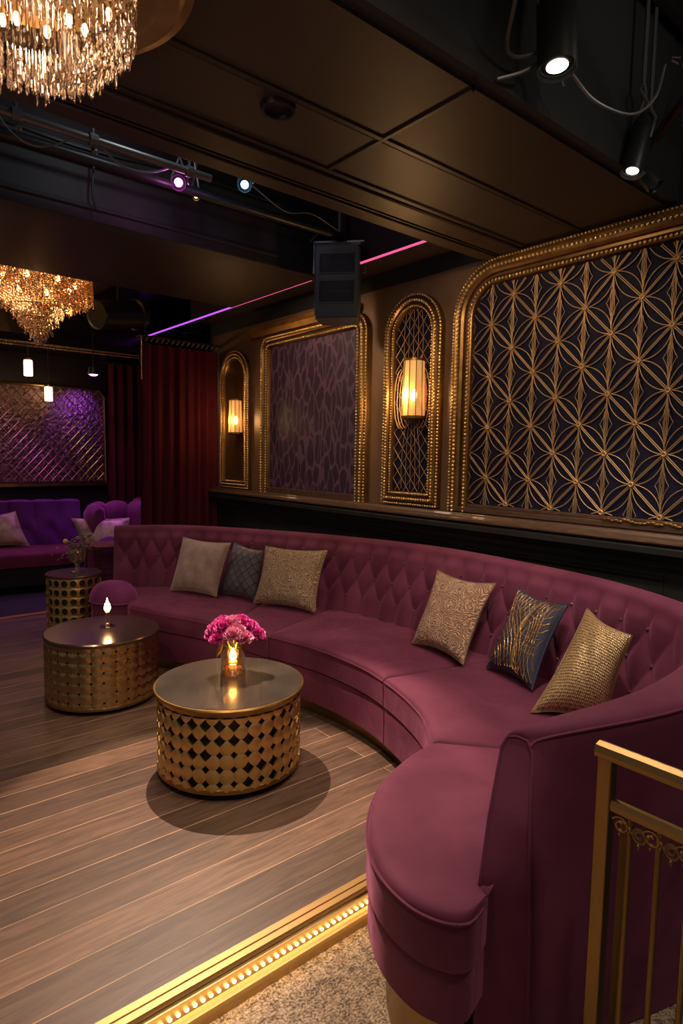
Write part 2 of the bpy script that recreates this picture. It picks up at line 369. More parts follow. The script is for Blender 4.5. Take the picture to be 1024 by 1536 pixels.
# beam and far soffit
struct(MB().box(-2.2, 3.12, 3.98, 4.10, 2.985, 3.36).box(-2.2, 3.12, 3.94, 3.98, 3.30, 3.40).box(-2.2, 3.12, 3.965, 3.98, 3.05, 3.075), 'ceiling_beam', CHAR, bevel=.006)
struct(MB().box(-2.2, 3.12, 4.10, 5.42, 3.0, 3.9), 'ceiling_soffit_far', SOFC)
GLOSSC = mat('gloss_black_ceiling', (.012, .008, .014), .25)
struct(MB().box(-2.2, 6.0, 5.42, 9.0, 3.32, 3.42), 'ceiling_lounge', GLOSSC)
struct(MB().box(-2.2, 6.0, 7.6, 9.0, 2.86, 3.32), 'ceiling_bulkhead', GLOSSC)
struct(MB().box(3.125, XW, 2.87, 6.4, 3.02, 3.9), 'ceiling_edge', SOFC)
# LED line along the wall soffit
lt = thing('led_light_strip', 'thin pink to violet light line along the ceiling edge above the panels', 'light strip', (3.1, 4, 3.0))
MB().box(3.085, 3.125, 2.88, 8.0, 2.995, 3.018).build('strip_housing', STEEL, lt, smooth=False)
MB().box(3.078, 3.0845, 2.88, 5.4, 2.999, 3.013).build('pink_diffuser', PINKLED, lt, smooth=False)
o = MB().box(3.078, 3.0845, 5.4, 8.0, 2.999, 3.013).build('violet_diffuser', PURPLED, lt, smooth=False)

# ------------------------------------------------------------------ wall panels
def rr_path(y0, y1, z0, z1, r, n=10):
    """bottom-left (far, y1) up, rounded corner, along top, rounded corner, down to (y0,z0)"""
    p = [(y1, z0), (y1, z1-r)]
    p += [(y1-r+r*cos(a), z1-r+r*sin(a)) for a in [pi/2*i/n for i in range(1, n+1)]]
    p += [(y0+r-r*sin(a), z1-r+r*cos(a)) for a in [pi/2*i/n for i in range(0, n+1)]]
    p += [(y0, z0)]
    return p
def inset_pts(p, d, closed=False):
    n = len(p); out = []
    for i in range(n):
        if closed: a, b = p[i-1], p[(i+1) % n]
        else: a, b = p[max(i-1, 0)], p[min(i+1, n-1)]
        e1 = Vector((p[i][0]-a[0], p[i][1]-a[1])); e2 = Vector((b[0]-p[i][0], b[1]-p[i][1]))
        if e1.length < 1e-7: e1 = e2.copy()
        if e2.length < 1e-7: e2 = e1.copy()
        e1.normalize(); e2.normalize()
        n1 = Vector((-e1.y, e1.x)); n2 = Vector((-e2.y, e2.x)); m = n1+n2
        m = m/max(m.length, 1e-6); k = d/max(m.dot(n1), .35)
        out.append((p[i][0]+m.x*k, p[i][1]+m.y*k))
    return out
def wall_sweep(path, profile, closed=False, X=XW):
    """profile (inset, protrusion). path travels so that the left side is inside"""
    rings = [[(X-pr, y, z) for y, z in inset_pts(path, d, closed)] for d, pr in profile]
    rows = [[rings[k][i] for k in range(len(profile))] for i in range(len(path))]
    return MB().grid(rows, close_u=closed, cap=not closed)
def bead_row(mb, path, d, pr, r, step, closed=False, X=XW, el=1.3):
    q = inset_pts(path, d, closed)
    if closed: q = q+[q[0]]
    L = plen(q); n = int(L/step)
    for y, z in resample([list(t) for t in q], n):
        mb.ball((X-pr, y, z), r, 6, 4, (1, 1, 1))
PROF = [(0, -.01), (0, .03), (.008, .042), (.02, .045), (.03, .035), (.04, .032), (.05, .05), (.065, .062), (.085, .062), (.10, .05), (.105, .03), (.12, .028), (.13, .04), (.145, .045), (.158, .038), (.165, .02), (.17, -.01)]
def sc(prof, k, kp=1): return [(a*k, b*kp) for a, b in prof]
# inside on the left: path must be traversed so left normal points inward
# --- big lattice panel
path = [(y, z) for y, z in rr_path(-.75, 2.88, 1.232, 2.885, .36)]
# direction: up at far side (y large) then toward small y; left normal of +z travel is -y => inward
bp_ = thing('lattice_wall_panel', 'large navy wall panel with gold petal lattice inside a rounded gilt frame', 'wall panel', (XW, 1.0, 1.232))
fr = wall_sweep(path, [(a, b+.0) for a, b in PROF]).build('frame', FRAMEM, bp_)
bm_ = MB()
bead_row(bm_, path, .012, .046, .0085, .022); bead_row(bm_, path, .060, .064, .0115, .028); bead_row(bm_, path, .145, .050, .0105, .026)
bm_.build('beading', BEAD, bp_, angle=None)
inn = inset_pts(path, .165)
n = len(inn)
mb = MB(); mb.add([(XW-.006, y, z) for y, z in inn], [tuple(range(n))]); mb.build('fabric_backing', NAVY, bp_, smooth=False)
MB().box(XW-.055, XW+.0, -.72, 2.86, 1.228, 1.262).box(XW-.035, XW+.0, -.70, 2.72, 1.262, 1.285).build('bottom_rail', WOODL, bp_, smooth=False, bevel=.004)
iy0, iy1, iz0, iz1, ir = -.75+.165, 2.88-.165, 1.285, 2.885-.165, .195
def inside(y, z):
    if not (iy0 <= y <= iy1 and iz0 <= z <= iz1): return False
    if z > iz1-ir:
        if y > iy1-ir: return (y-iy1+ir)**2+(z-iz1+ir)**2 <= ir*ir
        if y < iy0+ir: return (y-iy0-ir)**2+(z-iz1+ir)**2 <= ir*ir
    return True
def clipped(mb, pts, r, x, k=5, jit=0, ins=inside):
    run = []
    for p in pts:
        if ins(p[0], p[1]): run.append((x+random.uniform(-jit, jit), p[0]+random.uniform(-jit, jit), p[1]+random.uniform(-jit, jit)))
        else:
            if len(run) > 1: mb.tube(run, r, k, cap=False)
            run = []
    if len(run) > 1: mb.tube(run, r, k, cap=False)
dy, dz = .162, .166
yc, zc = 1.92, 1.80        # a node
lm = MB(); la = MB(); lv = MB()
NI = range(-18, 8); NJ = range(-5, 8)
for i in NI:
    for j in NJ:
        y, z = yc+i*dy, zc+j*dz
        if (i+j) % 2 == 0:
            for sx, sz in ((1, 1), (1, -1)):
                for off in (-.0045, .0045):
                    clipped(lm, [(y+sx*dy*t/12-sz*sx*off*.7, z+sz*dz*t/12+off*.7) for t in range(13)], .0030, XW-.024)
            # vertical lens through the odd point above
            for off in (-.011, -.004, .004, .011):
                clipped(lv, [(y+off*sin(pi*min(1, max(0, (t/20))))**2*(1 if abs(off) > .01 else .9), z+2*dz*t/20) for t in range(21)], .0019, XW-.030, 4, .0016)
            clipped(la, [(y+.011*cos(a), z+.011*sin(a)) for a in [2*pi*t/10 for t in range(11)]], .006, XW-.030)
        else:
            R = dy*1.0
            pts = []
            for t in range(49):
                a = 2*pi*t/48
                pts.append((y+dy*cos(a), z+dz*sin(a)))
            clipped(la, pts, .0030, XW-.020)
            # small spiky star of twigs at the side of the vertical lens
            for sx in (-1, 1):
                for sz in (-1, 1):
                    clipped(lv, [(y+sx*(.010+.026*(t/6)**1.3), z+sz*(.070-.070*(t/6)**.7)) for t in range(7)], .0018, XW-.028, 4, .001)
lat = lm.build('diagonal_lattice', GOLDW, bp_, angle=None); la.build('petal_lattice', GOLDW, bp_, angle=None); lv.build('twig_lattice', GOLDW, bp_, angle=None)
# leaf ornament at the lower right of the panel
om = MB()
for i in range(26):
    y = 1.72-i*.022; z = 1.268+random.uniform(-.004, .01)
    a = random.uniform(-.8, .8)
    om.ball((XW-.062, y, z), .013, 6, 4, (.5, 1.3, .6))
om.build('leaf_carving', BRASSD, bp_)

# --- arched niches
def arch_path(yc, hw, z0, z1, n=14):
    r = hw
    p = [(yc+hw, z0), (yc+hw, z1-r)]
    p += [(yc+r*cos(pi*i/n), z1-r+r*sin(pi*i/n)) for i in range(1, n)]
    p += [(yc-hw, z1-r), (yc-hw, z0)]
    return p
def niche(yc, hw, z0, z1, label, backing, wires, k):
    t = thing('arched_wall_niche', label, 'wall niche', (XW, yc, z0), 'arched gold niches on the panelled wall')
    p = arch_path(yc, hw, z0, z1)
    wall_sweep(p, sc(PROF, k, .9), closed=True).build('frame', FRAMEM, t)
    b = MB()
    bead_row(b, p, .015*k, .044, .0095, .024, True); bead_row(b, p, .08*k, .058, .0095, .024, True); bead_row(b, p, .145*k, .046, .0075, .020, True)
    b.build('beading', BEAD, t, angle=None)
    q = inset_pts(p, .16*k, True)
    MB().add([(XW-.006, y, z) for y, z in q], [tuple(range(len(q)))]).build('backing', backing, t, smooth=False)
    hi = hw-.165*k; zt = z1-.165*k
    def ins(y, z):
        if abs(y-yc) > hi or z < z0+.165*k or z > zt: return False
        if z > zt-hi: return (y-yc)**2+(z-zt+hi)**2 <= hi*hi
        return True
    w = MB()
    if wires:
        sp = .115
        for m in range(-30, 30):
            for sg in (1, -1):
                pts = [(yc+sg*(tt-.6), z0+.2+m*sp+(tt-.6)*1.25) for tt in [q*1.2/160 for q in range(161)]]
                clipped(w, pts, .0028, XW-.016, 4, 0, ins)
        for c in (-.03, -.015, 0, .015, .03):
            clipped(w, [(yc+c*(1.0+2.2*abs(sin(5.2*(tt+.2)))), z0+.1+tt*(z1-z0)) for tt in [q/60 for q in range(61)]], .0025, XW-.022, 4, .001, ins)
        # curling flourish either side of the lamp
        for sg in (-1, 1):
            for c in (.0, .03, .06):
                clipped(w, [(yc+sg*(.05+c+.07*sin(a)), (z0+z1)/2+.02+.22*cos(a)) for a in [pi*q/20 for q in range(21)]], .004, XW-.03, 5, .001, ins)
    w.build('wire_lattice', GOLDW, t, angle=None)
    return t
AMBERB = mat('hammered_bronze', (.16, .09, .035), .35, .7, bump=(70, .8, .01))
niche(3.27, .29, 1.232, 2.79, 'tall arched gilt niche with diamond wire mesh, beside the large lattice panel', NAVY, True, .62)
niche(5.87, .30, 1.232, 2.68, 'small arched gilt niche with bronze backing, next to the red curtain', AMBERB, False, .5)

# --- purple panel
p = rr_path(3.76, 5.34, 1.20, 2.76, .16, 6)
t = thing('purple_wall_panel', 'tall purple patterned fabric panel in a beaded gilt frame behind the hanging speaker', 'wall panel', (XW, 4.6, 1.2))
wall_sweep(p, sc(PROF, .75)).build('frame', FRAMEM, t)
b = MB()
for d, pr, r in ((.012, .046, .009), (.045, .060, .011), (.108, .050, .010)): bead_row(b, p, d, pr, r, .026)
b.build('beading', BEAD, t, angle=None)
q = inset_pts(p, .12)
MB().add([(XW-.006, y, z) for y, z in q], [tuple(range(len(q)))]).build('fabric_backing', DAMASK, t, smooth=False)
MB().box(XW-.05, XW, 3.78, 5.32, 1.215, 1.275).build('bottom_rail', WOODL, t, smooth=False, bevel=.004)
MB().grid([[(XW-a, y, z) for a, z in ((-.01, 2.72), (.05, 2.72), (.06, 2.75), (.10, 2.79), (.105, 2.83), (-.01, 2.84))] for y in (3.9, 5.5)], close_v=True, cap=True).build('cornice', BRASSD, t, smooth=False)

# --- sconces
def sconce(yc, z0, z1, r, label, X=XW-.075):
    t = thing('wall_sconce', label, 'wall lamp', (X, yc, z0), 'lit sconces in the arched niches')
    shade = bpy.data.materials.new('amber_shade'); shade.use_nodes = True
    N = shade.node_tree.nodes; L = shade.node_tree.links; N.clear()
    o = N.new('ShaderNodeOutputMaterial'); tr = N.new('ShaderNodeBsdfTransparent'); tr.inputs[0].default_value = (1, .72, .40, 1)
    e = N.new('ShaderNodeEmission'); e.inputs[0].default_value = (1, .50, .15, 1); e.inputs[1].default_value = .75
    d = N.new('ShaderNodeBsdfPrincipled'); d.inputs['Base Color'].default_value = (.7, .42, .16, 1); d.inputs['Roughness'].default_value = .3
    a = N.new('ShaderNodeAddShader'); L.new(e.outputs[0], a.inputs[0]); L.new(d.outputs[0], a.inputs[1])
    mx = N.new('ShaderNodeMixShader'); mx.inputs[0].default_value = .62; L.new(tr.outputs[0], mx.inputs[1]); L.new(a.outputs[0], mx.inputs[2]); L.new(mx.outputs[0], o.inputs[0])
    m = MB(); K = 10
    rows = []
    for z, rr in ((z0+.03, r*.98), (z1-.01, r*.86)):
        rows.append([(X-rr*cos(2*pi*q/K+.3), yc+rr*sin(2*pi*q/K+.3), z) for q in range(K)])
    m.grid(rows, close_v=True).build('glass_shade', shade, t, smooth=False)
    m = MB()
    for q in range(K):
        a0 = 2*pi*q/K+.3
        m.tube([(X-r*.98*cos(a0), yc+r*.98*sin(a0), z0+.03), (X-r*.86*cos(a0), yc+r*.86*sin(a0), z1-.01)], .004, 6)
    m.build('metal_ribs', BRASSD, t)
    MB().lathe([(.001, 0), (r*.6, 0), (r, .012), (r*1.02, .03), (r*.9, .034), (r*.5, .03), (.001, .03)], (X, yc, z0), 32).build('bottom_cap', BRASSD, t)
    MB().lathe([(r*.86, -.012), (r*.92, -.01), (r*.92, .004), (r*.83, .006)], (X, yc, z1), 32).build('top_ring', BRASSD, t)
    MB().box(X, XW-.004, yc-.025, yc+.025, z0+.02, z0+.09).build('wall_bracket', BRASSD, t, smooth=False)
    zb = z0+(z1-z0)*.42
    MB().ball((X, yc, zb), .03, 16, 10, (.8, .8, 1.5)).build('bulb', BULB, t)
    return t
sconce(3.205, 1.865, 2.30, .088, 'lit amber glass sconce on the arched niche left of the large lattice panel')
sconce(5.77, 1.79, 2.16, .078, 'lit amber sconce in the small arched niche beside the red curtain')

# ------------------------------------------------------------------ speaker
sp = thing('hanging_speaker', 'black boxy loudspeaker hanging from the ceiling before the purple panel', 'speaker', (2.92, 3.62, 2.62))
def spk(u, v, z):   # local: u across (towards right), v depth, z
    an = radians(-48); c, s_ = cos(an), sin(an)
    return (2.92+u*c-v*s_, 3.62+u*s_+v*c, z)
m = MB()
sec = lambda z, w, d: [spk(-w*.5, 0, z), spk(w*.5, 0, z), spk(w*.44, d, z), spk(-w*.44, d, z)]
m.grid([sec(2.60, .30, .24), sec(2.63, .33, .28), sec(3.10, .34, .30), sec(3.13, .32, .28)], close_v=True, cap=True)
cab = m.build('cabinet', PLAST, sp, smooth=False, bevel=.012)
m = MB()
for za, zb in ((2.71, 2.87), (2.92, 3.06)):
    m.add([spk(-.12, -.004, za), spk(.12, -.004, za), spk(.12, -.004, zb), spk(-.12, -.004, zb)], [(0, 1, 2, 3)])
m.build('horn_recess', PLASTD, sp, smooth=False)
m = MB()
for za, zb in ((2.71, 2.87), (2.92, 3.06)):
    m.tube([spk(-.125, -.006, za), spk(.125, -.006, za), spk(.125, -.006, zb), spk(-.125, -.006, zb)], .006, 6, closed=True)
    m.tube([spk(-.05, -.006, (za+zb)/2), spk(.10, -.006, (za+zb)/2)], .003, 5)
m.build('recess_rim', PLAST, sp)
m = MB(); m.tube([spk(-.19, .12, 2.95), spk(-.19, .12, 3.18), spk(.19, .12, 3.18), spk(.19, .12, 2.95)], .012, 6)
m.tube([spk(0, .12, 3.18), spk(0, .12, 3.6)], .014, 8); m.tube([spk(0, .12, 3.6), (2.92, 3.62, 3.95)], .014, 8)
m.ball(spk(0, .12, 3.20), .035, 8, 6)
m.build('bracket', GREYM, sp)
m = MB(); m.tube([tuple(v) for v in sm([spk(.0, .1, 3.13), spk(-.06, .05, 3.2), spk(-.14, .05, 3.22), spk(-.22, .08, 3.17)], 16)], .004, 5); m.build('cable', GREYM, sp)

# ------------------------------------------------------------------ curtains
def curtain(name, x0, x1, y, z0, z1, folds, label, amp=.035, along='x'):
    m = MB(); rows = []
    n = folds*10
    for k in range(13):
        z = z0+(z1-z0)*k/12; row = []
        for i in range(n+1):
            s_ = i/n; a = amp*(1.0+.25*sin(s_*17+1))*(1.15-.45*(k/12))
            off = a*sin(2*pi*folds*s_+.5*sin(9*s_)+.12*sin(k*.6+s_*20))
            off += .25*a*sin(4*pi*folds*s_+1)
            row.append((x0+(x1-x0)*s_, y+off, z))
        rows.append(row)
    back = [[(p[0], p[1]+.015, p[2]) for p in r] for r in rows]
    m.grid(rows); m.grid(back)
    o = m.build(name, CURT, None, angle=None)
    return o
t = thing('velvet_curtain', 'deep red velvet curtain hanging floor length beside the small arched niche', 'curtain', (2.95, 6.25, .02), 'dark red curtains')
c = curtain('curtain_cloth', 2.50, 3.38, 6.25, .02, 2.70, 8, ''); c.parent = t; c.matrix_parent_inverse = Matrix.Translation((-2.95, -6.25, -.02))
m = MB()
for i in range(16):
    x = 2.53+i*.056; m.tube([(x, 6.19, 2.712), (x+.028, 6.185, 2.752)], .0055, 6)
m.build('gold_braid', BEAD, t)
MB().box(2.48, 3.38, 6.20, 6.30, 2.755, 2.775).build('curtain_track', STEEL, t, smooth=False)
m = MB(); m.tube([(2.485, 6.18, 2.76), (2.485, 6.18, 2.34)], .006, 6)
for i in range(24): m.ball((2.485, 6.18, 2.75-i*.018), .009, 6, 4)
m.build('beaded_tassel', GOLD, t, angle=None)
t = thing('velvet_curtain', 'dark red curtain in the shade behind, between the mirror and the front curtain', 'curtain', (3.3, 8.75, .02), 'dark red curtains')
c = curtain('curtain_cloth', 3.02, 3.9, 8.75, .02, 2.80, 7, ''); c.parent = t; c.matrix_parent_inverse = Matrix.Translation((-3.3, -8.75, -.02))
MB().box(3.0, 3.9, 8.72, 8.80, 2.80, 2.825).build('curtain_track', STEEL, t, smooth=False)

# ------------------------------------------------------------------ main sofa
sofa = thing('curved_sofa', 'long curved burgundy velvet banquette with button tufted back and gold plinth', 'sofa', (2.2, 2.6, 0))
#      x     y     H     top width  bottom offset
OP = [(1.93, 5.42, .955, .13, .26), (2.22, 5.27, .96, .13, .27), (2.53, 4.95, .965, .13, .27), (2.92, 4.20, .972, .13, .28), (3.13, 3.42, .985, .13, .28),
      (3.19, 2.70, 1.0, .13, .28), (3.14, 2.03, 1.0, .13, .28), (3.04, 1.52, 1.0, .13, .28), (2.90, 1.12, .99, .14, .28), (2.74, .86, .97, .16, .27),
      (2.50, .71, .945, .18, .25), (2.20, .67, .92, .18, .22), (1.94, .71, .89, .165, .20), (1.66, .83, .835, .115, .16), (1.515, .955, .80, .075, .15)]
NS = 620
O = sm(OP, NS); LEN = plen(O); dS = LEN/(NS-1)
nor = []
for i in range(NS):
    a = O[max(i-2, 0)]; b = O[min(i+2, NS-1)]
    d = Vector((b[0]-a[0], b[1]-a[1])).normalized(); nor.append(Vector((d.y, -d.x)))
TW = .17; Z1 = .58; ZH = .14
def tuft(s, z, H, fade):
    t = (z-Z1)/ZH             # rows at t=0,1,2
    tt = t if t < 2 else 2+(t-2)*.0
    a = s/TW + tt/2; b = s/TW - tt/2
    if t < 0: a = s/TW; b = s/TW
    v = (abs(sin(pi*a))*abs(sin(pi*b)))**.42
    if t >= 2 or t < 0: v = abs(sin(pi*a))**.75
    return .034*fade*v
def lerpt(tab, z):
    if z >= tab[0][0]: return tab[0][1:]
    for a, b in zip(tab, tab[1:]):
        if z >= b[0]:
            u = (a[0]-z)/(a[0]-b[0]); return tuple(a[k]*(1-u)+b[k]*u for k in (1, 2))
    return tab[-1][1:]
QT = [(.80, 1.515, .955), (.6, 1.425, .895), (.46, 1.41, .88), (.3, 1.415, .872), (-.1, 1.42, .865)]
IT = [(.80, 1.485, 1.03), (.6, 1.375, .992), (.46, 1.295, .955), (.3, 1.29, .95), (-.1, 1.29, .95)]
def place(i, o, z):
    x, y, H, W, Bo = O[i]; n_ = nor[i]; p = Vector((x+n_.x*o, y+n_.y*o))
    e = max(0, (i-(NS-50))/49); e = e*e*(3-2*e)
    if e > 0:
        wo = W if z > H-.05 else W+(Bo-W)*min(1, ((H-.05-z)/(H-.45)))
        u = min(1, max(0, o/wo)); q = Vector(lerpt(QT, z)); t_ = Vector(lerpt(IT, z)); p = p.lerp(q.lerp(t_, u), e)
    return (p.x, p.y, z)
rows = []
VP = []
for i in range(NS):
    x, y, H, W, Bo = O[i]; s_ = i*dS; n_ = nor[i]
    endf = max(0, (i-(NS-95))/94)        # towards the arm tip
    tf = 1 - min(1, max(0, (s_-(LEN-1.75))/.45))
    tf *= min(1, s_/.06)
    nearf = 1 if y < 1.5 else 0
    zb = .06 - .155*nearf
    prof = []
    r = min(.045, W*.32)
    prof.append((.0-.0, zb)); prof.append((-.004, .3)); prof.append((-.004, .6)); prof.append((0, H-r*1.3))
    for a in (15, 35, 55, 75): prof.append((r-r*cos(radians(a)), H-r+r*sin(radians(a))))
    for k in range(1, 4): prof.append((r+(W-2*r)*k/4, H+.004*sin(pi*k/4)))
    for a in (90, 70, 50, 30, 10): prof.append((W-r+r*cos(radians(a)), H-r+r*sin(radians(a))))
    row = [(o, z, 0) for o, z in prof]
    zt = H-r*1.25; n2 = 40
    for k in range(n2+1):
        z = zt+(.40-zt)*k/n2; o = W+(Bo-W)*((zt-z)/(zt-.40))**1.05
        edge = min(1, (zt-z)/.05+.25)
        row.append((o+tuft(s_, z, H, tf)*edge, z, 1))
    row.append((Bo, .2, 0)); row.append((Bo, zb, 0))
    R_ = []
    for o, z, f in row: R_.append(place(i, o, z))
    rows.append(R_); VP.append(s_)
tb_ = MB().grid(rows)
tb_.add(rows[0], [tuple(range(len(rows[0])))[::-1]])
def wof(z):
    x, y, H, W, Bo = O[NS-1]
    r_ = .024
    if z > H-r_:
        return None
    return W if z > H-.05 else W+(Bo-W)*min(1, (H-.05-z)/(H-.45))
capr = []
for k in range(31):
    z = -.095+(.80-.026+.095)*k/30; w_ = wof(z)
    a_, b_ = place(NS-1, 0, z), place(NS-1, w_, z)
    capr.append([tuple(a_[q]*(1-u)+b_[q]*u for q in (0, 1, 2)) for u in (0, .33, .66, 1)])
top_ = [p for p in rows[-1] if p[2] > .80-.0262]
capr.append(None); capr.pop()
tb_.grid(capr)
tb_.add([capr[-1][0]]+top_+[capr[-1][-1]], [tuple(range(len(top_)+2))])
tb_.build('tufted_back', VEL, sofa, angle=50)
# piping along outer edge and arm front
backpt = place
pp = [backpt(i, 0.004, O[i][2]-.022) for i in range(0, NS, 4)]
MB().tube(pp, .0055, 6).build('piping', VEL, sofa)
e = NS-1; H = O[e][2]
ring = [place(e, -.002, z) for z in (-.09, .1, .3, .46, .6, .7, .77)]+[place(e, .012, .795), place(e, .04, .801), place(e, .065, .795)]+[place(e, wof(z)+.001, z) for z in (.77, .7, .6, .5, .46, .4, .3, .1, -.09)]
MB().tube(ring, .005, 6).build('piping', VEL, sofa)
# buttons
CRB = mat('crystal_button', (.20, .10, .14), .15, .5)
btn = None
for row_ in range(3):
    z = Z1+row_*ZH; k = 0
    while True:
        s_ = TW*(k+(.5 if row_ % 2 else 0)); k += 1
        if s_ < .1: continue
        if s_ > LEN-1.5: break
        i = min(NS-1, int(s_/dS)); x, y, H, W, Bo = O[i]; r = min(.045, W*.32); zt = H-r*1.25
        o = W+(Bo-W)*((zt-z)/(zt-.40))**1.05+.005
        P = backpt(i, o, z)
        if btn is None:
            btn = MB().ball((0, 0, 0), .0085, 8, 5).build('tuft_button', CRB); btn.parent = sofa; btn.location = Vector(P)-sofa.location
        else: copy_part(btn, sofa, Vector(P)-sofa.location)
# cushions
def loft(F, B, top, bot, r=.028, crown=.014, n=60, m=26):
    F = resample(F, n*4); B = resample(B, n*4)
    def warp(t): return t
    tis = []
    for i in range(n+1):
        u = i/n; tis.append(.5-.5*cos(pi*u)*(.35+.65*abs(cos(pi*u))) if False else u)
    e = [0, .004, .010, .02, .035]
    tis = [0, .003, .008, .015, .025]+[.04+.92*i/n for i in range(n+1)]+[.975, .985, .992, .997, 1]
    tjs = [0, .006, .015, .03, .05, .08]+[.11+.87*j/m for j in range(m+1)]+[1]
    rows = []
    def P(L, t):
        f = t*(len(L)-1); k = min(int(f), len(L)-2); u = f-k
        return Vector((L[k][0]*(1-u)+L[k+1][0]*u, L[k][1]*(1-u)+L[k+1][1]*u))
    def rd(d):
        d = min(1, d/r); return r*(1-sqrt(max(0, 1-(1-d)**2)))
    f0, f1, b0, b1 = P(F, 0), P(F, 1), P(B, 0), P(B, 1)
    for ti in tis:
        a = P(F, ti); b = P(B, ti); row = []
        for tj in tjs:
            p = a.lerp(b, tj); df = (p-a).length
            d0 = (p-f0.lerp(b0, tj)).length; d1 = (p-f1.lerp(b1, tj)).length
            z = top + crown*(1-math.exp(-min(df, d0, d1)/.09)) - max(rd(df), rd(d0), rd(d1))
            row.append((p.x, p.y, z))
        rows.append([(a.x, a.y, bot), (a.x, a.y, bot+.02), (a.x, a.y, (bot+top)/2)]+row+[(b.x, b.y, bot)])
    mb = MB().grid(rows, cap=True)
    return mb, [(P(F, t).x, P(F, t).y, top-r*.85) for t in [q/50 for q in range(51)]]
Fa = sm([(1.72, 4.55), (1.83, 4.22), (1.96, 3.89), (2.045, 3.62), (2.09, 3.40), (2.115, 3.27)], 120)
F12 = [p for p in Fa if p[1] >= 3.62]; F23 = [p for p in Fa if p[1] <= 3.64]
Fb = sm([(2.13, 3.27), (2.20, 2.98), (2.225, 2.72), (2.215, 2.45), (2.165, 2.22), (2.09, 2.0), (1.99, 1.80), (1.84, 1.615)], 200)
F34 = [p for p in Fb if p[1] >= 2.25]; F45 = [p for p in Fb if p[1] <= 2.252]
Fl = sm([(1.835, 1.605), (1.74, 1.60), (1.60, 1.57), (1.46, 1.515), (1.32, 1.42), (1.205, 1.30), (1.135, 1.17), (1.115, 1.04), (1.14, .95), (1.19, .905), (1.262, .918)], 120)
# inner back path (under the tufting)
Bp = []
for i in range(NS):
    x, y, H, W, Bo = O[i]; p = backpt(i, Bo-.05, .42); Bp.append([p[0], p[1]])
def bseg(p0, p1):
    f = lambda q: min(range(NS), key=lambda i: (Bp[i][0]-q[0])**2+(Bp[i][1]-q[1])**2)
    a, b = f(p0), f(p1); return Bp[a:b+1]
SECT = [
 (F12, bseg((1.80, 5.2), (2.66, 4.14)), .455),
 (F23, bseg((2.66, 4.14), (2.88, 3.56)), .455),
 (F34, bseg((2.88, 3.56), (2.90, 2.08)), .470),
 (F45, bseg((2.90, 2.08), (2.40, .93)), .470),
 (Fl, sm([(2.42, .94), (2.2, .86), (1.98, .87), (1.75, .92), (1.5, .945), (1.335, .948)], 80), .470)]
for F, B, tp in SECT:
    mb, edge = loft(F, B, tp-.012, .302)
    cu = mb.build('seat_cushion', VEL, sofa, angle=60)
    MB().tube(edge, .0055, 6).build('piping', VEL, cu).parent = cu
    bpy.data.objects[-1] if False else None
# parent piping location fix: children of a part live in the part's own space
for o in list(bpy.data.objects):
    if o.parent and o.parent.name.startswith('seat_cushion'):
        for v in o.data.vertices: v.co -= Vector(sofa.location)
for F, B, tp in SECT:
    n_ = len(F); Fi = inset_pts([tuple(p[:2]) for p in F], .008)
    Fi2 = [[p[0], p[1]] for p in Fi]
    mb, edge = loft(Fi2, B, .300, .150 if F is Fl else .095, r=.012, crown=0, n=40, m=6)
    mb.build('skirt_panel', VEL, sofa, angle=60)
# plinth
allF = [[p[0], p[1]] for p in (Fa+Fb[1:]+Fl[1:])]
allF = resample(allF, 180)
# smooth the path then inset
for _ in range(6):
    allF = [allF[0]]+[[(allF[i-1][k]+2*allF[i][k]+allF[i+1][k])/4 for k in (0, 1)] for i in range(1, len(allF)-1)]+[allF[-1]]
def off_in(path, d):
    out = []
    for i, p in enumerate(path):
        a = path[max(i-1, 0)]; b = path[min(i+1, len(path)-1)]
        t_ = Vector((b[0]-a[0], b[1]-a[1])).normalized(); nn = Vector((-t_.y, t_.x)); out.append((p[0]+nn.x*d, p[1]+nn.y*d))
    return out
cand = off_in(allF, .07); cand2 = off_in(allF, .13)
rows = []
for a, b in zip(cand, cand2):
    zb = 0.001 if a[1] > 1.66 else -.099
    zt_ = .10 if a[1] > 1.60 or a[0] > 1.5 else .16
    rows.append([(a[0], a[1], zt_), (a[0], a[1], zb), (b[0], b[1], zb), (b[0], b[1], zt_)])
MB().grid(rows, close_v=True, cap=True).build('plinth', PLIN, sofa, angle=40)
# left rolled end
m = MB(); rows = []
bc = Vector((1.70, 4.84)); ax = Vector((.50, -.87)); px_ = Vector((.87, .50))
for k in range(15):
    a = pi/2*k/14; rr = cos(a)**.7 if k < 14 else .001
    rows.append([(bc.x+ax.x*.20*rr*cos(q)+px_.x*.15*rr*sin(q), bc.y+ax.y*.20*rr*cos(q)+px_.y*.15*rr*sin(q), .43+.155*sin(a)) for q in [2*pi*i/32 for i in range(32)]])
base = [[(bc.x+(p[0]-bc.x)*.93, bc.y+(p[1]-bc.y)*.93, z) for p in rows[0]] for z in (.10, .42)]
m.grid(rows, close_v=True, cap=True).build('rolled_arm', VEL2, sofa)
m = MB().grid(base, close_v=True, cap=True); m.build('arm_base', VEL, sofa)
MB().tube([rows[0][i] for i in range(32)], .007, 6, closed=True).build('piping', VEL2, sofa)

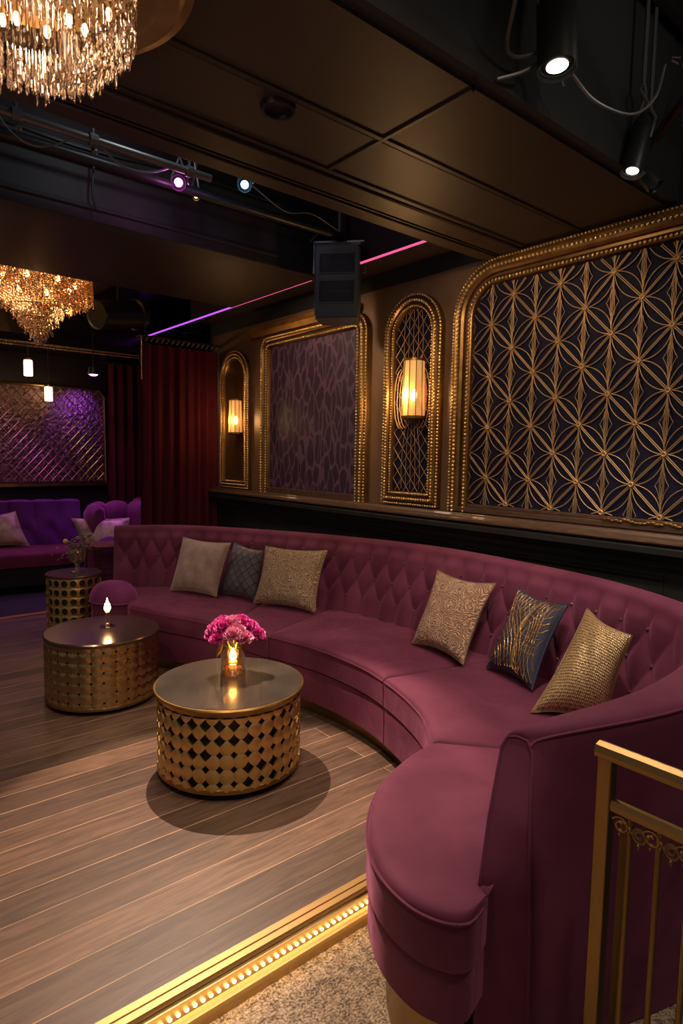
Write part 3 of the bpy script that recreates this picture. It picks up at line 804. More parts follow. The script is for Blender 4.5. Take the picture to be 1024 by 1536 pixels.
# ------------------------------------------------------------------ pillows
def pillow(c, thick, name, label, mt, pinch=.09, N_=28, group=None, curls=None):
    """c: BL, BR, TR, TL corners in the room"""
    BL, BR, TR, TL = [Vector(p) for p in c]
    loc = (BL+BR)/2
    nrm = (BR-BL).cross(TL-BL).normalized()
    root = thing(name, label, 'pillow', tuple(loc), group)
    def surf(u, v, side, ex=0):
        uu = u*(1-pinch*(1-v*v)); vv = v*(1-pinch*(1-u*u))
        a = (uu+1)/2; b = (vv+1)/2
        p = (BL*(1-a)+BR*a)*(1-b)+(TL*(1-a)+TR*a)*b
        h = thick*.5*((1-abs(u)**2.4)*(1-abs(v)**2.4))**.5
        h *= 1+.12*(1-b)
        h += .004*sin(u*9+v*5)*(1-u*u)*(1-v*v)
        return p+nrm*side*(h+ex)
    m = MB(); uv = []
    pr = [-1+2*i/N_ for i in range(N_+1)]
    pr = [math.copysign(abs(t)**.8, t) for t in pr]
    for side in (1, -1):
        rows = [[surf(u, v, side) for u in pr] for v in pr]
        if side < 0: rows = rows[::-1]
        uv += [((u+1)/2, (v+1)/2) for v in (pr if side > 0 else pr[::-1]) for u in pr]
        m.grid(rows)
    m.uv = uv
    body = m.build('pillow_cover', mt, root, angle=None)
    # seam piping
    edge = [surf(t, -1, 1) for t in pr]+[surf(1, t, 1) for t in pr[1:]]+[surf(-t, 1, 1) for t in pr[1:]]+[surf(-1, -t, 1) for t in pr[1:-1]]
    m2 = MB().tube(edge, .0045, 6, closed=True)
    m2.uv = [((i % 7)/7, .5) for i in range(len(m2.v))]
    m2.build('seam_edge', mt, root)
    if curls:
        g = MB()
        for pts in curls:
            run = []
            for u, v in pts:
                if abs(u) < .97 and abs(v) < .97: run.append(tuple(surf(u, v, 1, .0015)))
                else:
                    if len(run) > 2: g.tube(run, .0017, 5)
                    run = []
            if len(run) > 2: g.tube(run, .0017, 5)
        g.build('gold_thread', GOLD, root, angle=None)
    return root
def P3(x, y, z): return (x, y, z)
pillow([(2.13, 4.75, .475), (2.32, 4.32, .475), (2.45, 4.32, .89), (2.27, 4.80, .895)], .15, 'throw_pillow', 'plain taupe velvet pillow, leftmost on the long burgundy sofa', TAUPE, pinch=.08)
pillow([(2.39, 4.42, .475), (2.51, 4.03, .475), (2.57, 4.02, .855), (2.56, 4.46, .87)], .12, 'throw_pillow', 'slate grey pillow with dark diagonal grid lines between two tan pillows', QUILT)
pillow([(2.45, 3.98, .475), (2.66, 3.48, .475), (2.82, 3.55, .90), (2.60, 4.05, .89)], .15, 'throw_pillow', 'champagne gold brocade pillow right of the slate grey grid pillow', SWIRL1)
pillow([(2.66, 2.52, .485), (2.60, 2.08, .485), (2.90, 2.11, .89), (2.96, 2.60, .885)], .15, 'throw_pillow', 'rose gold brocade pillow standing alone in the middle of the curved seat', SWIRL2, pinch=.13)
curls = []
random.seed(11)
for (cx_, cy_, n_) in ((-1.1, 1.1, 13), (-.9, -1.0, 9), (.5, 1.3, 9), (1.3, -.3, 6)):
    for k in range(n_):
        r = .35+k*.15+random.uniform(-.03, .03)
        curls.append([(cx_+r*cos(a)*.9, cy_+r*sin(a)*1.1) for a in [2*pi*q/90 for q in range(91)]])
for k in range(5):
    r = .30+.10*k; curls.append([(.30+.03*k+r*.5*cos(a), -.15+r*1.6*sin(a)) for a in [2*pi*q/60 for q in range(61)]])
pillow([(2.67, 1.98, .485), (2.58, 1.64, .485), (2.80, 1.60, .885), (2.95, 1.99, .885)], .13, 'throw_pillow', 'navy pillow crossed with curving gold threads beside the gold woven pillow', NAVYP, pinch=.14, curls=curls)
pillow([(2.36, 1.50, .478), (2.52, 1.24, .478), (2.56, 1.17, .87), (2.80, 1.50, .885)], .19, 'throw_pillow', 'gold basketweave pillow nearest the front arm of the long sofa', WOVEN, pinch=.10)

# ------------------------------------------------------------------ drum tables
def cyl_cells(c, r, z0, z1, cols, rows_, hole, bulge=.006):
    """pierced cylinder wall of touching raised discs; the gaps between four discs are concave diamond holes"""
    m = MB(); rh = (z1-z0)/rows_; aw = 2*pi/cols; K = 16
    sq = []
    for k in range(K):
        a = 2*pi*k/K+pi/4; ca, sa = cos(a), sin(a); mm = max(abs(ca), abs(sa)); sq.append((ca/mm, sa/mm))
    as_ = []
    for k in range(K):
        a = 2*pi*k/K+pi/4; ca, sa = abs(cos(a)), abs(sin(a))
        # concave diamond: distance along this ray to the disc of radius 1 round the corner
        b_ = ca+sa; t_ = .93/b_+.07*(b_-sqrt(max(0, b_*b_-1))); as_.append((cos(a)*t_, sin(a)*t_))
    for i in range(cols):
        for j in range(rows_):
            zc_ = z0+(j+.5)*rh; ac = i*aw; f = hole(i, j)
            def W(x, y, e=None):
                if e is None:
                    d = sqrt((1-abs(x))**2+(1-abs(y))**2); e = bulge*sqrt(max(0, 1-min(1, d)**2))
                return (c[0]+(r+e)*cos(ac+x*aw/2), c[1]+(r+e)*sin(ac+x*aw/2), zc_+y*rh/2)
            inn_ = [(x*f, y*f) for x, y in as_]
            rings = [[W(x, y) for x, y in sq]]
            for q in (.33, .66): rings.append([W(x*(1-q)+u*q, y*(1-q)+v*q) for (x, y), (u, v) in zip(sq, inn_)])
            rings.append([W(x, y) for x, y in inn_]); rings.append([W(x, y, -.007) for x, y in inn_])
            m.grid(rings, close_v=True)
    return m
# table 1
c1 = (1.535, 2.715, 0)
tb = thing('drum_coffee_table', 'round brass drum table with cut-out diamonds, holding the pink flowers', 'coffee table', c1, 'brass drum tables')
random.seed(3)
HS = [[random.choice((.92, .86, .52, .88, .58)) for j in range(5)] for i in range(34)]
m = cyl_cells(c1, .354, .050, .398, 34, 5, lambda i, j: HS[i][j], bulge=.007)
m.build('pierced_drum', BRASS, tb, angle=40)
MB().lathe([(.325, .03), (.325, .40)], c1, 64).build('inner_core', DRUMIN, tb)
MB().lathe([(.001, .395), (.352, .395), (.356, .40), (.362, .412), (.368, .425), (.376, .430), (.378, .438), (.374, .444), (.366, .4445), (.001, .444)], c1, 96).build('rim', BRASSD, tb, angle=30)
MB().lathe([(.366, .4452), (.3655, .4462), (.001, .4462)], c1, 96).build('table_top', TOPM, tb)
MB().lathe([(.350, .062), (.360, .058), (.362, .038), (.350, .030), (.30, .030)], c1, 96).build('bottom_ring', BRASSD, tb, angle=30)
MB().lathe([(.31, .032), (.31, .001), (.001, .001)], c1, 64).build('base', FROST, tb)
# table 2
c2 = (1.335, 4.02, 0)
tb = thing('drum_coffee_table', 'round brass drum table with small teardrop holes, holding the single candle', 'coffee table', c2, 'brass drum tables')
m = cyl_cells(c2, .345, .05, .425, 30, 6, lambda i, j: .26 if (i*7+j*3) % 5 else .14, bulge=.006)
BR2 = mat('polished_dark_brass', (.58, .41, .19), .26, 1, bump=(7, .4, .02))
m.build('pierced_drum', BR2, tb, angle=40)
MB().lathe([(.32, .03), (.32, .42)], c2, 64).build('inner_core', DRUMIN, tb)
MB().lathe([(.345, .42), (.352, .424), (.354, .440), (.348, .448), (.001, .449)], c2, 96).build('table_top', TOPM2, tb, angle=30)
MB().lathe([(.345, .055), (.352, .05), (.352, .036), (.34, .03), (.30, .03)], c2, 96).build('bottom_ring', BRASSD, tb, angle=30)
MB().lathe([(.30, .032), (.30, .001), (.001, .001)], c2, 64).build('base', FROST, tb)
# table 3 (tall side table)
c3 = (1.565, 5.40, 0)
tb = thing('drum_side_table', 'tall narrow brass side table with round holes, behind the candle table', 'side table', c3, 'brass drum tables')
m = MB(); cols, rws = 20, 7
r3 = .215
for i in range(cols):
    for j in range(rws):
        z0_ = .03+j*(.53/rws); hh = .53/rws; a0 = 2*pi*i/cols; aw = 2*pi/cols
        def W(x, y, e=0): a = a0+(x)*aw/2; return (c3[0]+(r3+e)*cos(a), c3[1]+(r3+e)*sin(a), z0_+hh/2+y*hh/2)
        sq = []; ci = []
        for k in range(16):
            a = 2*pi*k/16; ca, sa = cos(a), sin(a); mm = max(abs(ca), abs(sa)); sq.append((ca/mm, sa/mm)); ci.append((ca*.72, sa*.72))
        m.grid([[W(x, y) for x, y in sq], [W(x, y, .002) for x, y in ci], [W(x, y, -.006) for x, y in ci]], close_v=True)
m.build('pierced_drum', BRASS, tb, angle=40)
MB().lathe([(.19, .02), (.19, .56)], c3, 48).build('inner_core', DRUMIN, tb)
MB().lathe([(.215, .555), (.224, .56), (.224, .575), (.218, .58), (.001, .58)], c3, 64).build('table_top', TOPM2, tb, angle=30)
MB().lathe([(.001, .001), (.222, .001), (.222, .03), (.20, .032)], c3, 64).build('bottom_ring', BRASSD, tb, angle=30)

# vase + candle + flowers on table 1
v1 = (1.60, 2.80, .4465)
t = thing('glass_vase', 'gold tinted cylindrical glass vase holding pink flowers', 'vase', v1)
MB().lathe([(.001, 0), (.060, 0), (.064, .006), (.064, .195), (.061, .195), (.061, .012), (.001, .012)], v1, 40).build('glass_wall', VASEG, t)
m = MB(); random.seed(5)
for k in range(70):
    a = random.uniform(0, 2*pi); rr = random.uniform(.0, .048); m.ball((v1[0]+rr*cos(a), v1[1]+rr*sin(a), v1[2]+.018+random.uniform(0, .014)), .006, 6, 4)
m.build('glass_pebbles', GOLD, t, angle=None)
m = MB().lathe([(.059, .062), (.0595, .064), (.001, .065)], v1, 32); m.build('liquid_line', VASEG, t)
t = thing('votive_candle', 'glowing candle flame inside the gold vase', 'candle', (v1[0]-.005, v1[1]-.01, v1[2]+.034))
MB().lathe([(.001, .034), (.022, .034), (.022, .07), (.001, .072)], (v1[0]-.005, v1[1]-.01, v1[2]), 24).build('wax', mat('cream_wax', (.8, .6, .35), .5, emit=((1, .55, .2), .8)), t)
MB().lathe([(.001, 0), (.014, .008), (.019, .022), (.014, .044), (.006, .060), (.001, .072)], (v1[0]-.005, v1[1]-.01, v1[2]+.072), 20).build('flame', FLAME, t)
PINKF = mat('magenta_petals', (.72, .03, .34), .55, sheen=.3, noise=(40, (.95, .22, .58), .45, .65))
PINKL = mat('pale_pink_petals', (.85, .25, .48), .55, noise=(40, (.9, .5, .6), .45, .65))
GREENS = mat('green_stem', (.05, .09, .02), .5)
def bloom(c, R, mt, seed):
    rnd = random.Random(seed); m = MB()
    for layer in range(9):
        el = .02+layer*.175; n = max(5, int(17*cos(el)+2))
        for k in range(n):
            az = 2*pi*(k+.5*(layer % 2))/n+rnd.uniform(-.15, .15); e2 = el+rnd.uniform(-.1, .1)
            d = Vector((cos(az)*cos(e2), sin(az)*cos(e2), sin(e2)))
            side = Vector((-sin(az), cos(az), 0)); up = d.cross(side)
            rr = R*rnd.uniform(.88, 1.1); w = R*.30
            rows = []
            for a in range(4):
                q = a/3; row = []
                for b in range(5):
                    u = (b-2)/2; ruff = .10*R*q*sin(b*2.6+k)*1.3
                    row.append(d*(rr*(.25+.75*q)-abs(u)*.10*R*q)+side*(u*w*(.25+.95*q))+up*(ruff))
                rows.append([Vector(c)+p for p in row])
            m.grid(rows)
    return m
heads = [(0, 0, .225, .052), (-.058, .035, .205, .046), (.060, -.020, .205, .048), (.02, .062, .20, .045), (-.030, -.050, .195, .046), (.048, .035, .215, .044), (-.075, -.01, .178, .040), (.085, -.055, .18, .040), (.02, -.06, .175, .042), (-.02, .05, .225, .044), (-.045, .0, .222, .046), (.035, -.005, .232, .046), (0, -.03, .212, .044), (-.065, .045, .185, .042), (.075, -.015, .205, .042)]
# camera-right direction is (.77,-.64): spread the bunch mostly across it
for k, (a, b, h, R) in enumerate(heads):
    x = v1[0]+a*1.22; y = v1[1]+b*1.22; z = v1[2]+h*1.10; R *= 1.2
    t = thing('carnation', 'ruffled magenta pink bloom in the gold vase bunch', 'flower', (x, y, z), 'pink blooms in the gold vase')
    bloom((x, y, z), R, PINKF if k % 4 else PINKL, 20+k).build('petals', PINKF if k % 4 else PINKL, t, angle=None)
    MB().tube([tuple(q) for q in sm([(x, y, z), ((x+v1[0])/2, (y+v1[1])/2, z-.04), (v1[0]+a*.25, v1[1]+b*.25, v1[2]+.13), (v1[0]-a*.3, v1[1]-b*.3, v1[2]+.055)], 12)], .0025, 6).build('stem', GREENS, t)
def leaf(c, d, L, w, name, label, mt):
    c = Vector(c); d = Vector(d).normalized(); s_ = d.cross(Vector((.64, .77, 0))).normalized(); rows = []
    for i in range(9):
        q = i/8; ww = w*sin(pi*min(1, q*.9+.08)); p = c+d*L*q+Vector((0, 0, -.02*q*q))
        rows.append([p-s_*ww, p-s_*ww*.5+Vector((-.003, -.003, 0)), p, p+s_*ww*.5+Vector((-.003, -.003, 0)), p+s_*ww])
    o = MB().grid(rows).build(name, mt, None, angle=None); tag(o, label, 'leaf'); return o
LEAFD = mat('dried_leaf', (.30, .20, .09), .5); 
leaf((v1[0]-.04, v1[1]+.035, v1[2]+.17), (-.35, .28, -.9), .075, .014, 'leaf', 'dried tan leaf drooping over the left of the gold vase', LEAFD)
leaf((v1[0]+.01, v1[1]+.02, v1[2]+.26), (.35, -.28, .9), .05, .004, 'leaf', 'thin pale leaf spike rising above the pink blooms', mat('pale_leaf', (.5, .4, .35), .5))

# candle on table 2
v2 = (1.385, 4.07, .4495)
t = thing('candle_holder', 'small stemmed candle with a bright flame on the second drum table', 'candle', v2)
MB().lathe([(.001, .001), (.048, .001), (.052, .005), (.03, .007), (.001, .007)], v2, 32).build('glass_saucer', CLEAR, t)
m = MB()
for s_ in (-1, 1): m.tube([(v2[0]+s_*.009, v2[1]-s_*.007, v2[2]+.005), (v2[0]+s_*.007, v2[1]-s_*.006, v2[2]+.085)], .0022, 6)
m.build('stem', BRASS, t)
MB().lathe([(.001, .085), (.012, .087), (.013, .094), (.001, .095)], v2, 20).build('cup', BRASS, t)
MB().lathe([(.001, 0), (.016, .010), (.022, .027), (.017, .048), (.008, .068), (.003, .084), (.0005, .096)], (v2[0], v2[1], v2[2]+.094), 20).build('flame', FLAME, t)

# vase with dried flowers on side table
v3 = (1.60, 5.42, .581)
t = thing('pedestal_glass_vase', 'ribbed clear glass pedestal vase with dried flowers on the tall side table', 'vase', v3)
MB().lathe([(.001, 0), (.055, 0), (.056, .006), (.02, .012), (.018, .06), (.03, .075), (.058, .10), (.066, .15), (.064, .19), (.060, .19), (.060, .15), (.05, .11), (.001, .09)], v3, 24).build('glass_bowl', CLEAR, t)
m = MB()
for q in range(20):
    a = 2*pi*q/20; m.tube([(v3[0]+rr*cos(a), v3[1]+rr*sin(a), v3[2]+z) for rr, z in ((.031, .075), (.059, .10), (.067, .15), (.065, .19))], .0022, 5)
for z, rr in ((.19, .064), (.004, .056)): m.tube([(v3[0]+rr*cos(2*pi*q/28), v3[1]+rr*sin(2*pi*q/28), v3[2]+z) for q in range(28)], .0025, 5, closed=True)
m.build('glass_ribs', mat('ribbed_highlight_glass', (.5, .36, .22), .12, .7), t)
DRY = mat('dried_flowers', (.36, .24, .19), .6, noise=(60, (.12, .07, .06), .4, .6))
t = thing('dried_bouquet', 'bunch of dusty brown dried flowers in the pedestal vase', 'flowers', (v3[0], v3[1], v3[2]+.12))
m = MB(); rnd = random.Random(2)
for k in range(150):
    u = rnd.gauss(0, .06); w = rnd.gauss(0, .05); h = .20+rnd.uniform(-.05, .09)+u*.5
    x = v3[0]+u*.77-w*.3; y = v3[1]-u*.64-w*.3
    m.ball((x, y, v3[2]+h), rnd.uniform(.007, .015), 5, 3, (1, 1, .6))
m.build('flower_heads', DRY, t, smooth=False)['kind'] = 'stuff'
m = MB()
for k in range(26):
    a = 2*pi*k/26; u = .075*cos(a); w = .06*sin(a)
    m.tube([(v3[0], v3[1], v3[2]+.09), (v3[0]+u*.6, v3[1]+w*.6, v3[2]+.18), (v3[0]+u*1.3, v3[1]+w*1.3, v3[2]+.22)], .002, 4)
m.build('stems', LEAFD, t)
t = MB().ball((v3[0]-.075, v3[1]+.06, v3[2]+.255), .022, 10, 8).build('yellow_bloom', mat('yellow_bloom', (.65, .42, .12), .5), None, loc=(v3[0]-.075, v3[1]+.06, v3[2]+.255)); tag(t, 'small round yellow bloom left of the dried flowers', 'flower')

# ------------------------------------------------------------------ railing
rx, ry = 1.452, .722
t = thing('gold_railing', 'brushed gold stair railing with scroll ornaments in the lower right corner', 'railing', (rx, ry, -.10))
MB().box(rx-.017, rx+.017, ry-.036, ry, -.099, .872).build('post', RAILG, t, smooth=False, bevel=.003)
m = MB(); y1_ = -.9
sec = [(-.021, .872), (.021, .872), (.024, .885), (.018, .900), (0, .906), (-.018, .900), (-.024, .885)]
m.grid([[(rx+a, y, z) for a, z in sec] for y in (ry+.006, y1_)], close_v=True, cap=True).build('handrail', RAILG, t, angle=30)
sec = [(-.012, .745), (.012, .745), (.014, .760), (.008, .770), (-.008, .770), (-.014, .760)]
MB().grid([[(rx+a, y, z) for a, z in sec] for y in (ry-.034, y1_)], close_v=True, cap=True).build('middle_rail', RAILG, t, angle=30)
MB().box(rx-.011, rx+.011, y1_, ry-.034, -.04, -.015).build('bottom_rail', RAILG, t, smooth=False, bevel=.003)
bal = None
for k in range(14):
    y = ry-.082-k*.068; zt = .873 if k % 3 == 2 else .748
    MB().tube([(rx, y, -.02), (rx, y, zt)], .0075, 10).build('baluster', RAILG, t)
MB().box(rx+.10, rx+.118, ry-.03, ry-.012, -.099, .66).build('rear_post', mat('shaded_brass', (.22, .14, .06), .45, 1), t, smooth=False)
def scroll(y):
    m = MB(); zc_ = .715; x = rx-.006
    def sp_(cy, cz, r0, turns, dirn, a0, n=26): return [(x, cy+dirn*(r0*(1-.72*q/n))*cos(a0+2*pi*turns*q/n), cz+(r0*(1-.72*q/n))*sin(a0+2*pi*turns*q/n)) for q in range(n+1)]
    m.tube(sp_(y, zc_+.002, .022, 1.3, 1, .4), .0036, 6)
    m.tube(sp_(y-.045, zc_-.004, .014, 1.0, -1, .0, 20), .0040, 6)
    m.tube([(x, y-.045+.015*cos(a), zc_-.004+.017*sin(a)) for a in [2*pi*q/16 for q in range(16)]], .0036, 6, closed=True)
    m.tube([(x, y-.02, zc_+.01), (x, y-.03, zc_-.006), (x, y-.034, zc_)], .004, 6)
    for dy_, dz_, r in ((-.022, .002, .006), (-.045, -.028, .006), (-.045, -.036, .004), (.002, -.022, .0045), (-.066, .004, .007), (-.02, .022, .005), (-.02, -.01, .005)):
        m.ball((x, y+dy_, zc_+dz_), r, 8, 6)
    m.tube([(x, y-.020, zc_+.03), (x, y-.021, zc_-.015)], .003, 6)
    return m
for k in range(10): scroll(ry-.062-k*.074).build('scroll_ornament', GOLD if False else RAILG, t)

# ------------------------------------------------------------------ ceiling equipment
def cable(pts, r, name, label, cat='cable', mt=GREYM, n=30):
    o = MB().tube([tuple(p) for p in sm(pts, n)], r, 6).build(name, mt, None); return tag(o, label, cat)
t = thing('crystal_chandelier', 'large crystal chandelier with hanging glass rods in the top left corner', 'chandelier', (.44, 1.83, 2.88))
cc = (.436, 1.829)
MB().lathe([(.001, 2.899), (.43, 2.899), (.425, 2.886), (.40, 2.879), (.385, 2.867), (.335, 2.862), (.305, 2.874), (.25, 2.876), (.23, 2.863), (.001, 2.863)], (cc[0]+.03, cc[1]+.055, 0), 64).build('ceiling_rose', mat('gilded_plaster', (.42, .27, .13), .35, .6, noise=(8, (.3, .18, .09), .4, .7)), t, angle=20)
tiers = [(.274, 2.853, 2.728, 72, .0042), (.26, 2.779, 2.69, 66, .0042), (.237, 2.751, 2.668, 60, .0042), (.214, 2.733, 2.65, 54, .004), (.186, 2.714, 2.63, 48, .004), (.158, 2.70, 2.612, 44, .0037), (.125, 2.69, 2.594, 46, .003), (.111, 2.686, 2.566, 44, .003)]
rnd = random.Random(9)
for r, za, zb, n_, w in tiers:
    m = MB()
    for k in range(n_):
        a = 2*pi*k/n_+rnd.uniform(-.02, .02); x = cc[0]+r*cos(a); y = cc[1]+r*sin(a)
        z = za; 
        tw = rnd.uniform(0, pi)
        if r > .13:
            while z > zb+.01:
                h = .020+rnd.uniform(0, .008)
                m.lathe([(.0006, -h), (w*1.35, -h*.5), (.0006, 0)], (x+rnd.uniform(-.002, .002), y+rnd.uniform(-.002, .002), z), 4); z -= h+.002
            m.lathe([(.0006, -.035), (w*1.0, -.026), (w, -.005), (.0006, 0)], (x, y, z), 5)
        else:
            m.lathe([(.0006, -(za-zb)), (w, -(za-zb)+.012), (w*.9, -.01), (.0006, 0)], (x, y, za), 5)
    m.build('crystal_tier', CRYS, t, smooth=False)
m = MB()
for r, za, zb, n_, w in tiers[:1]: m.tube([(cc[0]+r*cos(2*pi*q/40), cc[1]+r*sin(2*pi*q/40), za+.003) for q in range(40)], .004, 5, closed=True)
m.lathe([(.268, 2.867), (.27, 2.83), (.264, 2.83), (.262, 2.867)], (cc[0], cc[1], 0), 64)
m.build('chandelier_frame', BRASSD, t)
b0 = None
for k in range(18):
    a = 2*pi*k/12; rr = .218 if k < 12 else .14; a = a if k < 12 else 2*pi*k/6+.4
    P = (cc[0]+rr*cos(a)-.44, cc[1]+rr*sin(a)-1.83, (2.798 if k < 12 else 2.77)-2.88)
    if b0 is None: b0 = MB().ball((0, 0, 0), .010, 8, 6, (1, 1, 1.8)).build('bulb', BULBW); b0.parent = t; b0.location = P
    else: copy_part(b0, t, P)

# amber chandelier
cc = (1.50, 6.05)
t = thing('amber_chandelier', 'glowing amber crystal chandelier with a tapering point above the far lounge', 'chandelier', (cc[0], cc[1], 3.3))
MB().box(.55, 2.35, 5.6, 7.5, 3.300, 3.318).build('gold_ceiling_plate', mat('mirror_gold', (.55, .34, .13), .25, .9, bump=(3, .3, .02)), t, smooth=False)
m = MB().tube([(cc[0], cc[1], 3.3), (cc[0], cc[1], 3.15)], .02, 10)
for r, z in ((.45, 3.17), (.42, 3.17), (.30, 2.98), (.2, 2.86), (.13, 2.76), (.08, 2.66)): m.tube([(cc[0]+r*cos(2*pi*q/40), cc[1]+r*sin(2*pi*q/40), z) for q in range(40)], .007, 6, closed=True)
for q in range(6):
    a = pi*q/6; m.tube([(cc[0]+.45*cos(a), cc[1]+.45*sin(a), 3.17), (cc[0]-.45*cos(a), cc[1]-.45*sin(a), 3.17)], .005, 5)
m.build('chandelier_frame', BRASSD, t)
rnd = random.Random(4)
for r, za, zb, n_ in ((.45, 3.17, 2.92, 110), (.40, 3.17, 2.89, 96), (.34, 3.15, 2.87, 80), (.27, 3.0, 2.84, 64), (.20, 2.90, 2.77, 48), (.16, 2.86, 2.71, 40), (.11, 2.8, 2.64, 28), (.07, 2.74, 2.58, 20), (.03, 2.68, 2.53, 9)):
    m = MB()
    for k in range(n_):
        a = 2*pi*k/n_; x = cc[0]+r*cos(a); y = cc[1]+r*sin(a); z = za; zz = zb+rnd.uniform(-.02, .02)
        while z > zz:
            h = .018+rnd.uniform(0, .01); m.lathe([(.0006, -h), (.0085, -h*.5), (.0006, 0)], (x+rnd.uniform(-.008, .008), y+rnd.uniform(-.008, .008), z), 4); z -= h
    m.build('crystal_tier', CRYSG if r > .21 else CRYS, t, smooth=False)
b0 = None
for k in range(8):
    a = 2*pi*k/8+.3; P = (.31*cos(a), .31*sin(a), -.24)
    if b0 is None: b0 = MB().ball((0, 0, 0), .018, 8, 6, (1, 1, 1.6)).build('bulb', BULB); b0.parent = t; b0.location = P
    else: copy_part(b0, t, P)

# pendant lamp of the far lounge and its modelled mirror reflection
def pendant(x, y, z, top, label):
    t = thing('pendant_lamp', label, 'pendant lamp', (x, y, z), 'small glowing pendant lamps in the far lounge')
    MB().lathe([(.001, 0), (.045, 0), (.047, .01), (.047, .17), (.04, .18), (.001, .18)], (x, y, z), 20).build('glass_shade', emis('pendant_glow', (1, .62, .30), 7), t)
    MB().lathe([(.001, .18), (.048, .18), (.048, .20), (.012, .22), (.001, .22)], (x, y, z), 20).build('cap', BRASSD, t)
    MB().tube([(x, y, z+.22), (x, y, top)], .004, 6).build('cord', BRASSD, t)
pendant(1.86, 8.0, 2.46, 2.86, 'small glowing cylinder lamp hanging below the amber chandelier')
pendant(2.27, 8.75, 2.24, 2.86, 'small glowing cylinder before the mirror, modelled in place of a lamp reflection')  # glowing cylinder stands in for a lamp's reflection in the mirror

# far trim beading
t = thing('beaded_pelmet', 'gold beaded pelmet strip along the ceiling edge over the mirror', 'pelmet', (2.6, 7.58, 2.70))
BLKM = mat('matt_black_rail', (.008, .007, .009), .9)
MB().box(.8, 3.6, 7.55, 7.59, 2.78, 2.86).build('rail', BLKM, t, smooth=False)
m = MB(); rnd = random.Random(8)
for i in range(150):
    x = .9+i*.018; 
    for k in range(2): m.ball((x+rnd.uniform(-.003, .003), 7.54, 2.765-.028*k), .0085, 5, 4)
m.build('beads', GOLD, t, angle=None)

# stage lights
def can(p, d, L, r, name, label, col, em, bodym=STEEL, glow=None):
    p = Vector(p); d = Vector(d).normalized(); q = d.to_track_quat('-Z', 'Y').to_matrix().to_4x4(); q.translation = p
    t = thing(name, label, 'spotlight', tuple(p), 'ceiling stage spotlights')
    m = MB().lathe([(r*.80, .02), (r, 0), (r, .02), (r*.98, L*.85), (r*.7, L), (.001, L)], (0, 0, 0), 28); m.xform(q).build('can', bodym, t)
    m = MB().lathe([(r*.55, .012), (.001, .010)], (0, 0, 0), 20); m.xform(q).build('lens', emis('lens_'+name, col, em), t)
    m = MB().lathe([(r*.82, .018), (r*.55, .014)], (0, 0, 0), 20); m.xform(q).build('reflector', STEEL, t)
    b = q @ Vector((0, 0, L*.6)); m = MB()
    m.tube([q @ Vector((r*1.05, 0, L*.55)), q @ Vector((r*1.1, 0, L*.9)), tuple(b+Vector((r*.6, 0, .2))), tuple(b+Vector((0, 0, .24))), tuple(b+Vector((-r*.6, 0, .2))), q @ Vector((-r*1.1, 0, L*.9)), q @ Vector((-r*1.05, 0, L*.55))], .007, 6)
    m.tube([tuple(b+Vector((0, 0, .24))), tuple(b+Vector((0, 0, max(.3, 3.94-b.z))))], .009, 6); m.build('yoke', GREYM, t)
    return t
can((2.02, 1.30, 2.95), (-.05, -.1, -1), .40, .068, 'can_spotlight', 'wide black ceiling can pointing straight down, lit white', (1, .93, .72), 7)
can((2.77, 1.39, 2.85), (-.28, .06, -1), .26, .048, 'can_spotlight', 'slim black tube spotlight tilted near the top right edge', (1, .86, .6), 7)
can((2.94, 1.36, 2.83), (.1, -.5, -.7), .12, .035, 'can_spotlight', 'short unlit black spotlight just above the lattice panel frame', (.03, .03, .03), .2)
can((1.69, 3.61, 3.20), (-.35, -.65, -.45), .16, .045, 'stage_spotlight', 'magenta stage spotlight glowing in the ceiling opening', (1, .1, .9), 22)
can((2.00, 3.37, 3.20), (-.5, -.72, -.55), .14, .042, 'stage_spotlight', 'cold blue stage spotlight glowing in the ceiling opening', (.25, .62, 1), 14)
can((1.87, 3.74, 3.20), (-.2, -.5, -.7), .10, .02, 'stage_spotlight', 'small amber spotlight under the magenta one', (1, .5, .12), 10)
t = thing('violet_spotlight', 'bright violet spotlight on the far ceiling edge', 'spotlight', (2.40, 7.38, 2.47))
MB().lathe([(.001, .08), (.05, .08), (.062, .01), (.055, .0), (.05, .008), (.001, .008)], (2.40, 7.38, 2.47), 24).build('housing', STEEL, t)
MB().lathe([(.001, -.014), (.03, -.010), (.050, .004)], (2.40, 7.38, 2.47), 24).build('lens', emis('violet_lens', (.72, .16, 1), 22), t)
MB().tube([(2.40, 7.38, 2.55), (2.40, 7.38, 3.32)], .008, 6).build('drop_rod', STEEL, t)
# recessed ceiling disc
o = MB().lathe([(.001, -.004), (.050, -.006), (.052, -.018), (.064, -.018), (.068, -.002), (.068, .0)], (1.365, 2.057, 2.9), 36).build('ceiling_vent', mat('violet_black', (.012, .010, .024), .3), None, loc=(1.365, 2.057, 2.9)); tag(o, 'round dark fitting set in the brown ceiling panel', 'ceiling fitting')
# duct / projector
a = Vector((2.02, 6.10, 2.88)); b = Vector((2.50, 6.28, 2.98)); d = (b-a).normalized(); q = d.to_track_quat('Z', 'Y').to_matrix().to_4x4(); q.translation = a
t = thing('black_ceiling_drum', 'black cylindrical projector drum hanging left of the red curtain', 'projector', tuple(a))
L_ = (b-a).length
MB().lathe([(.001, .01), (.12, .01), (.135, 0), (.14, .012), (.135, .03), (.135, L_-.06), (.155, L_-.05), (.16, L_), (.14, L_), (.13, L_-.03), (.001, L_-.03)], (0, 0, 0), 36).xform(q).build('casing', mat('olive_black_casing', (.022, .024, .018), .35, .4), t, angle=30)
MB().tube([tuple((a+b)/2), tuple((a+b)/2+Vector((0, 0, .35)))], .012, 8).build('hanger', STEEL, t)
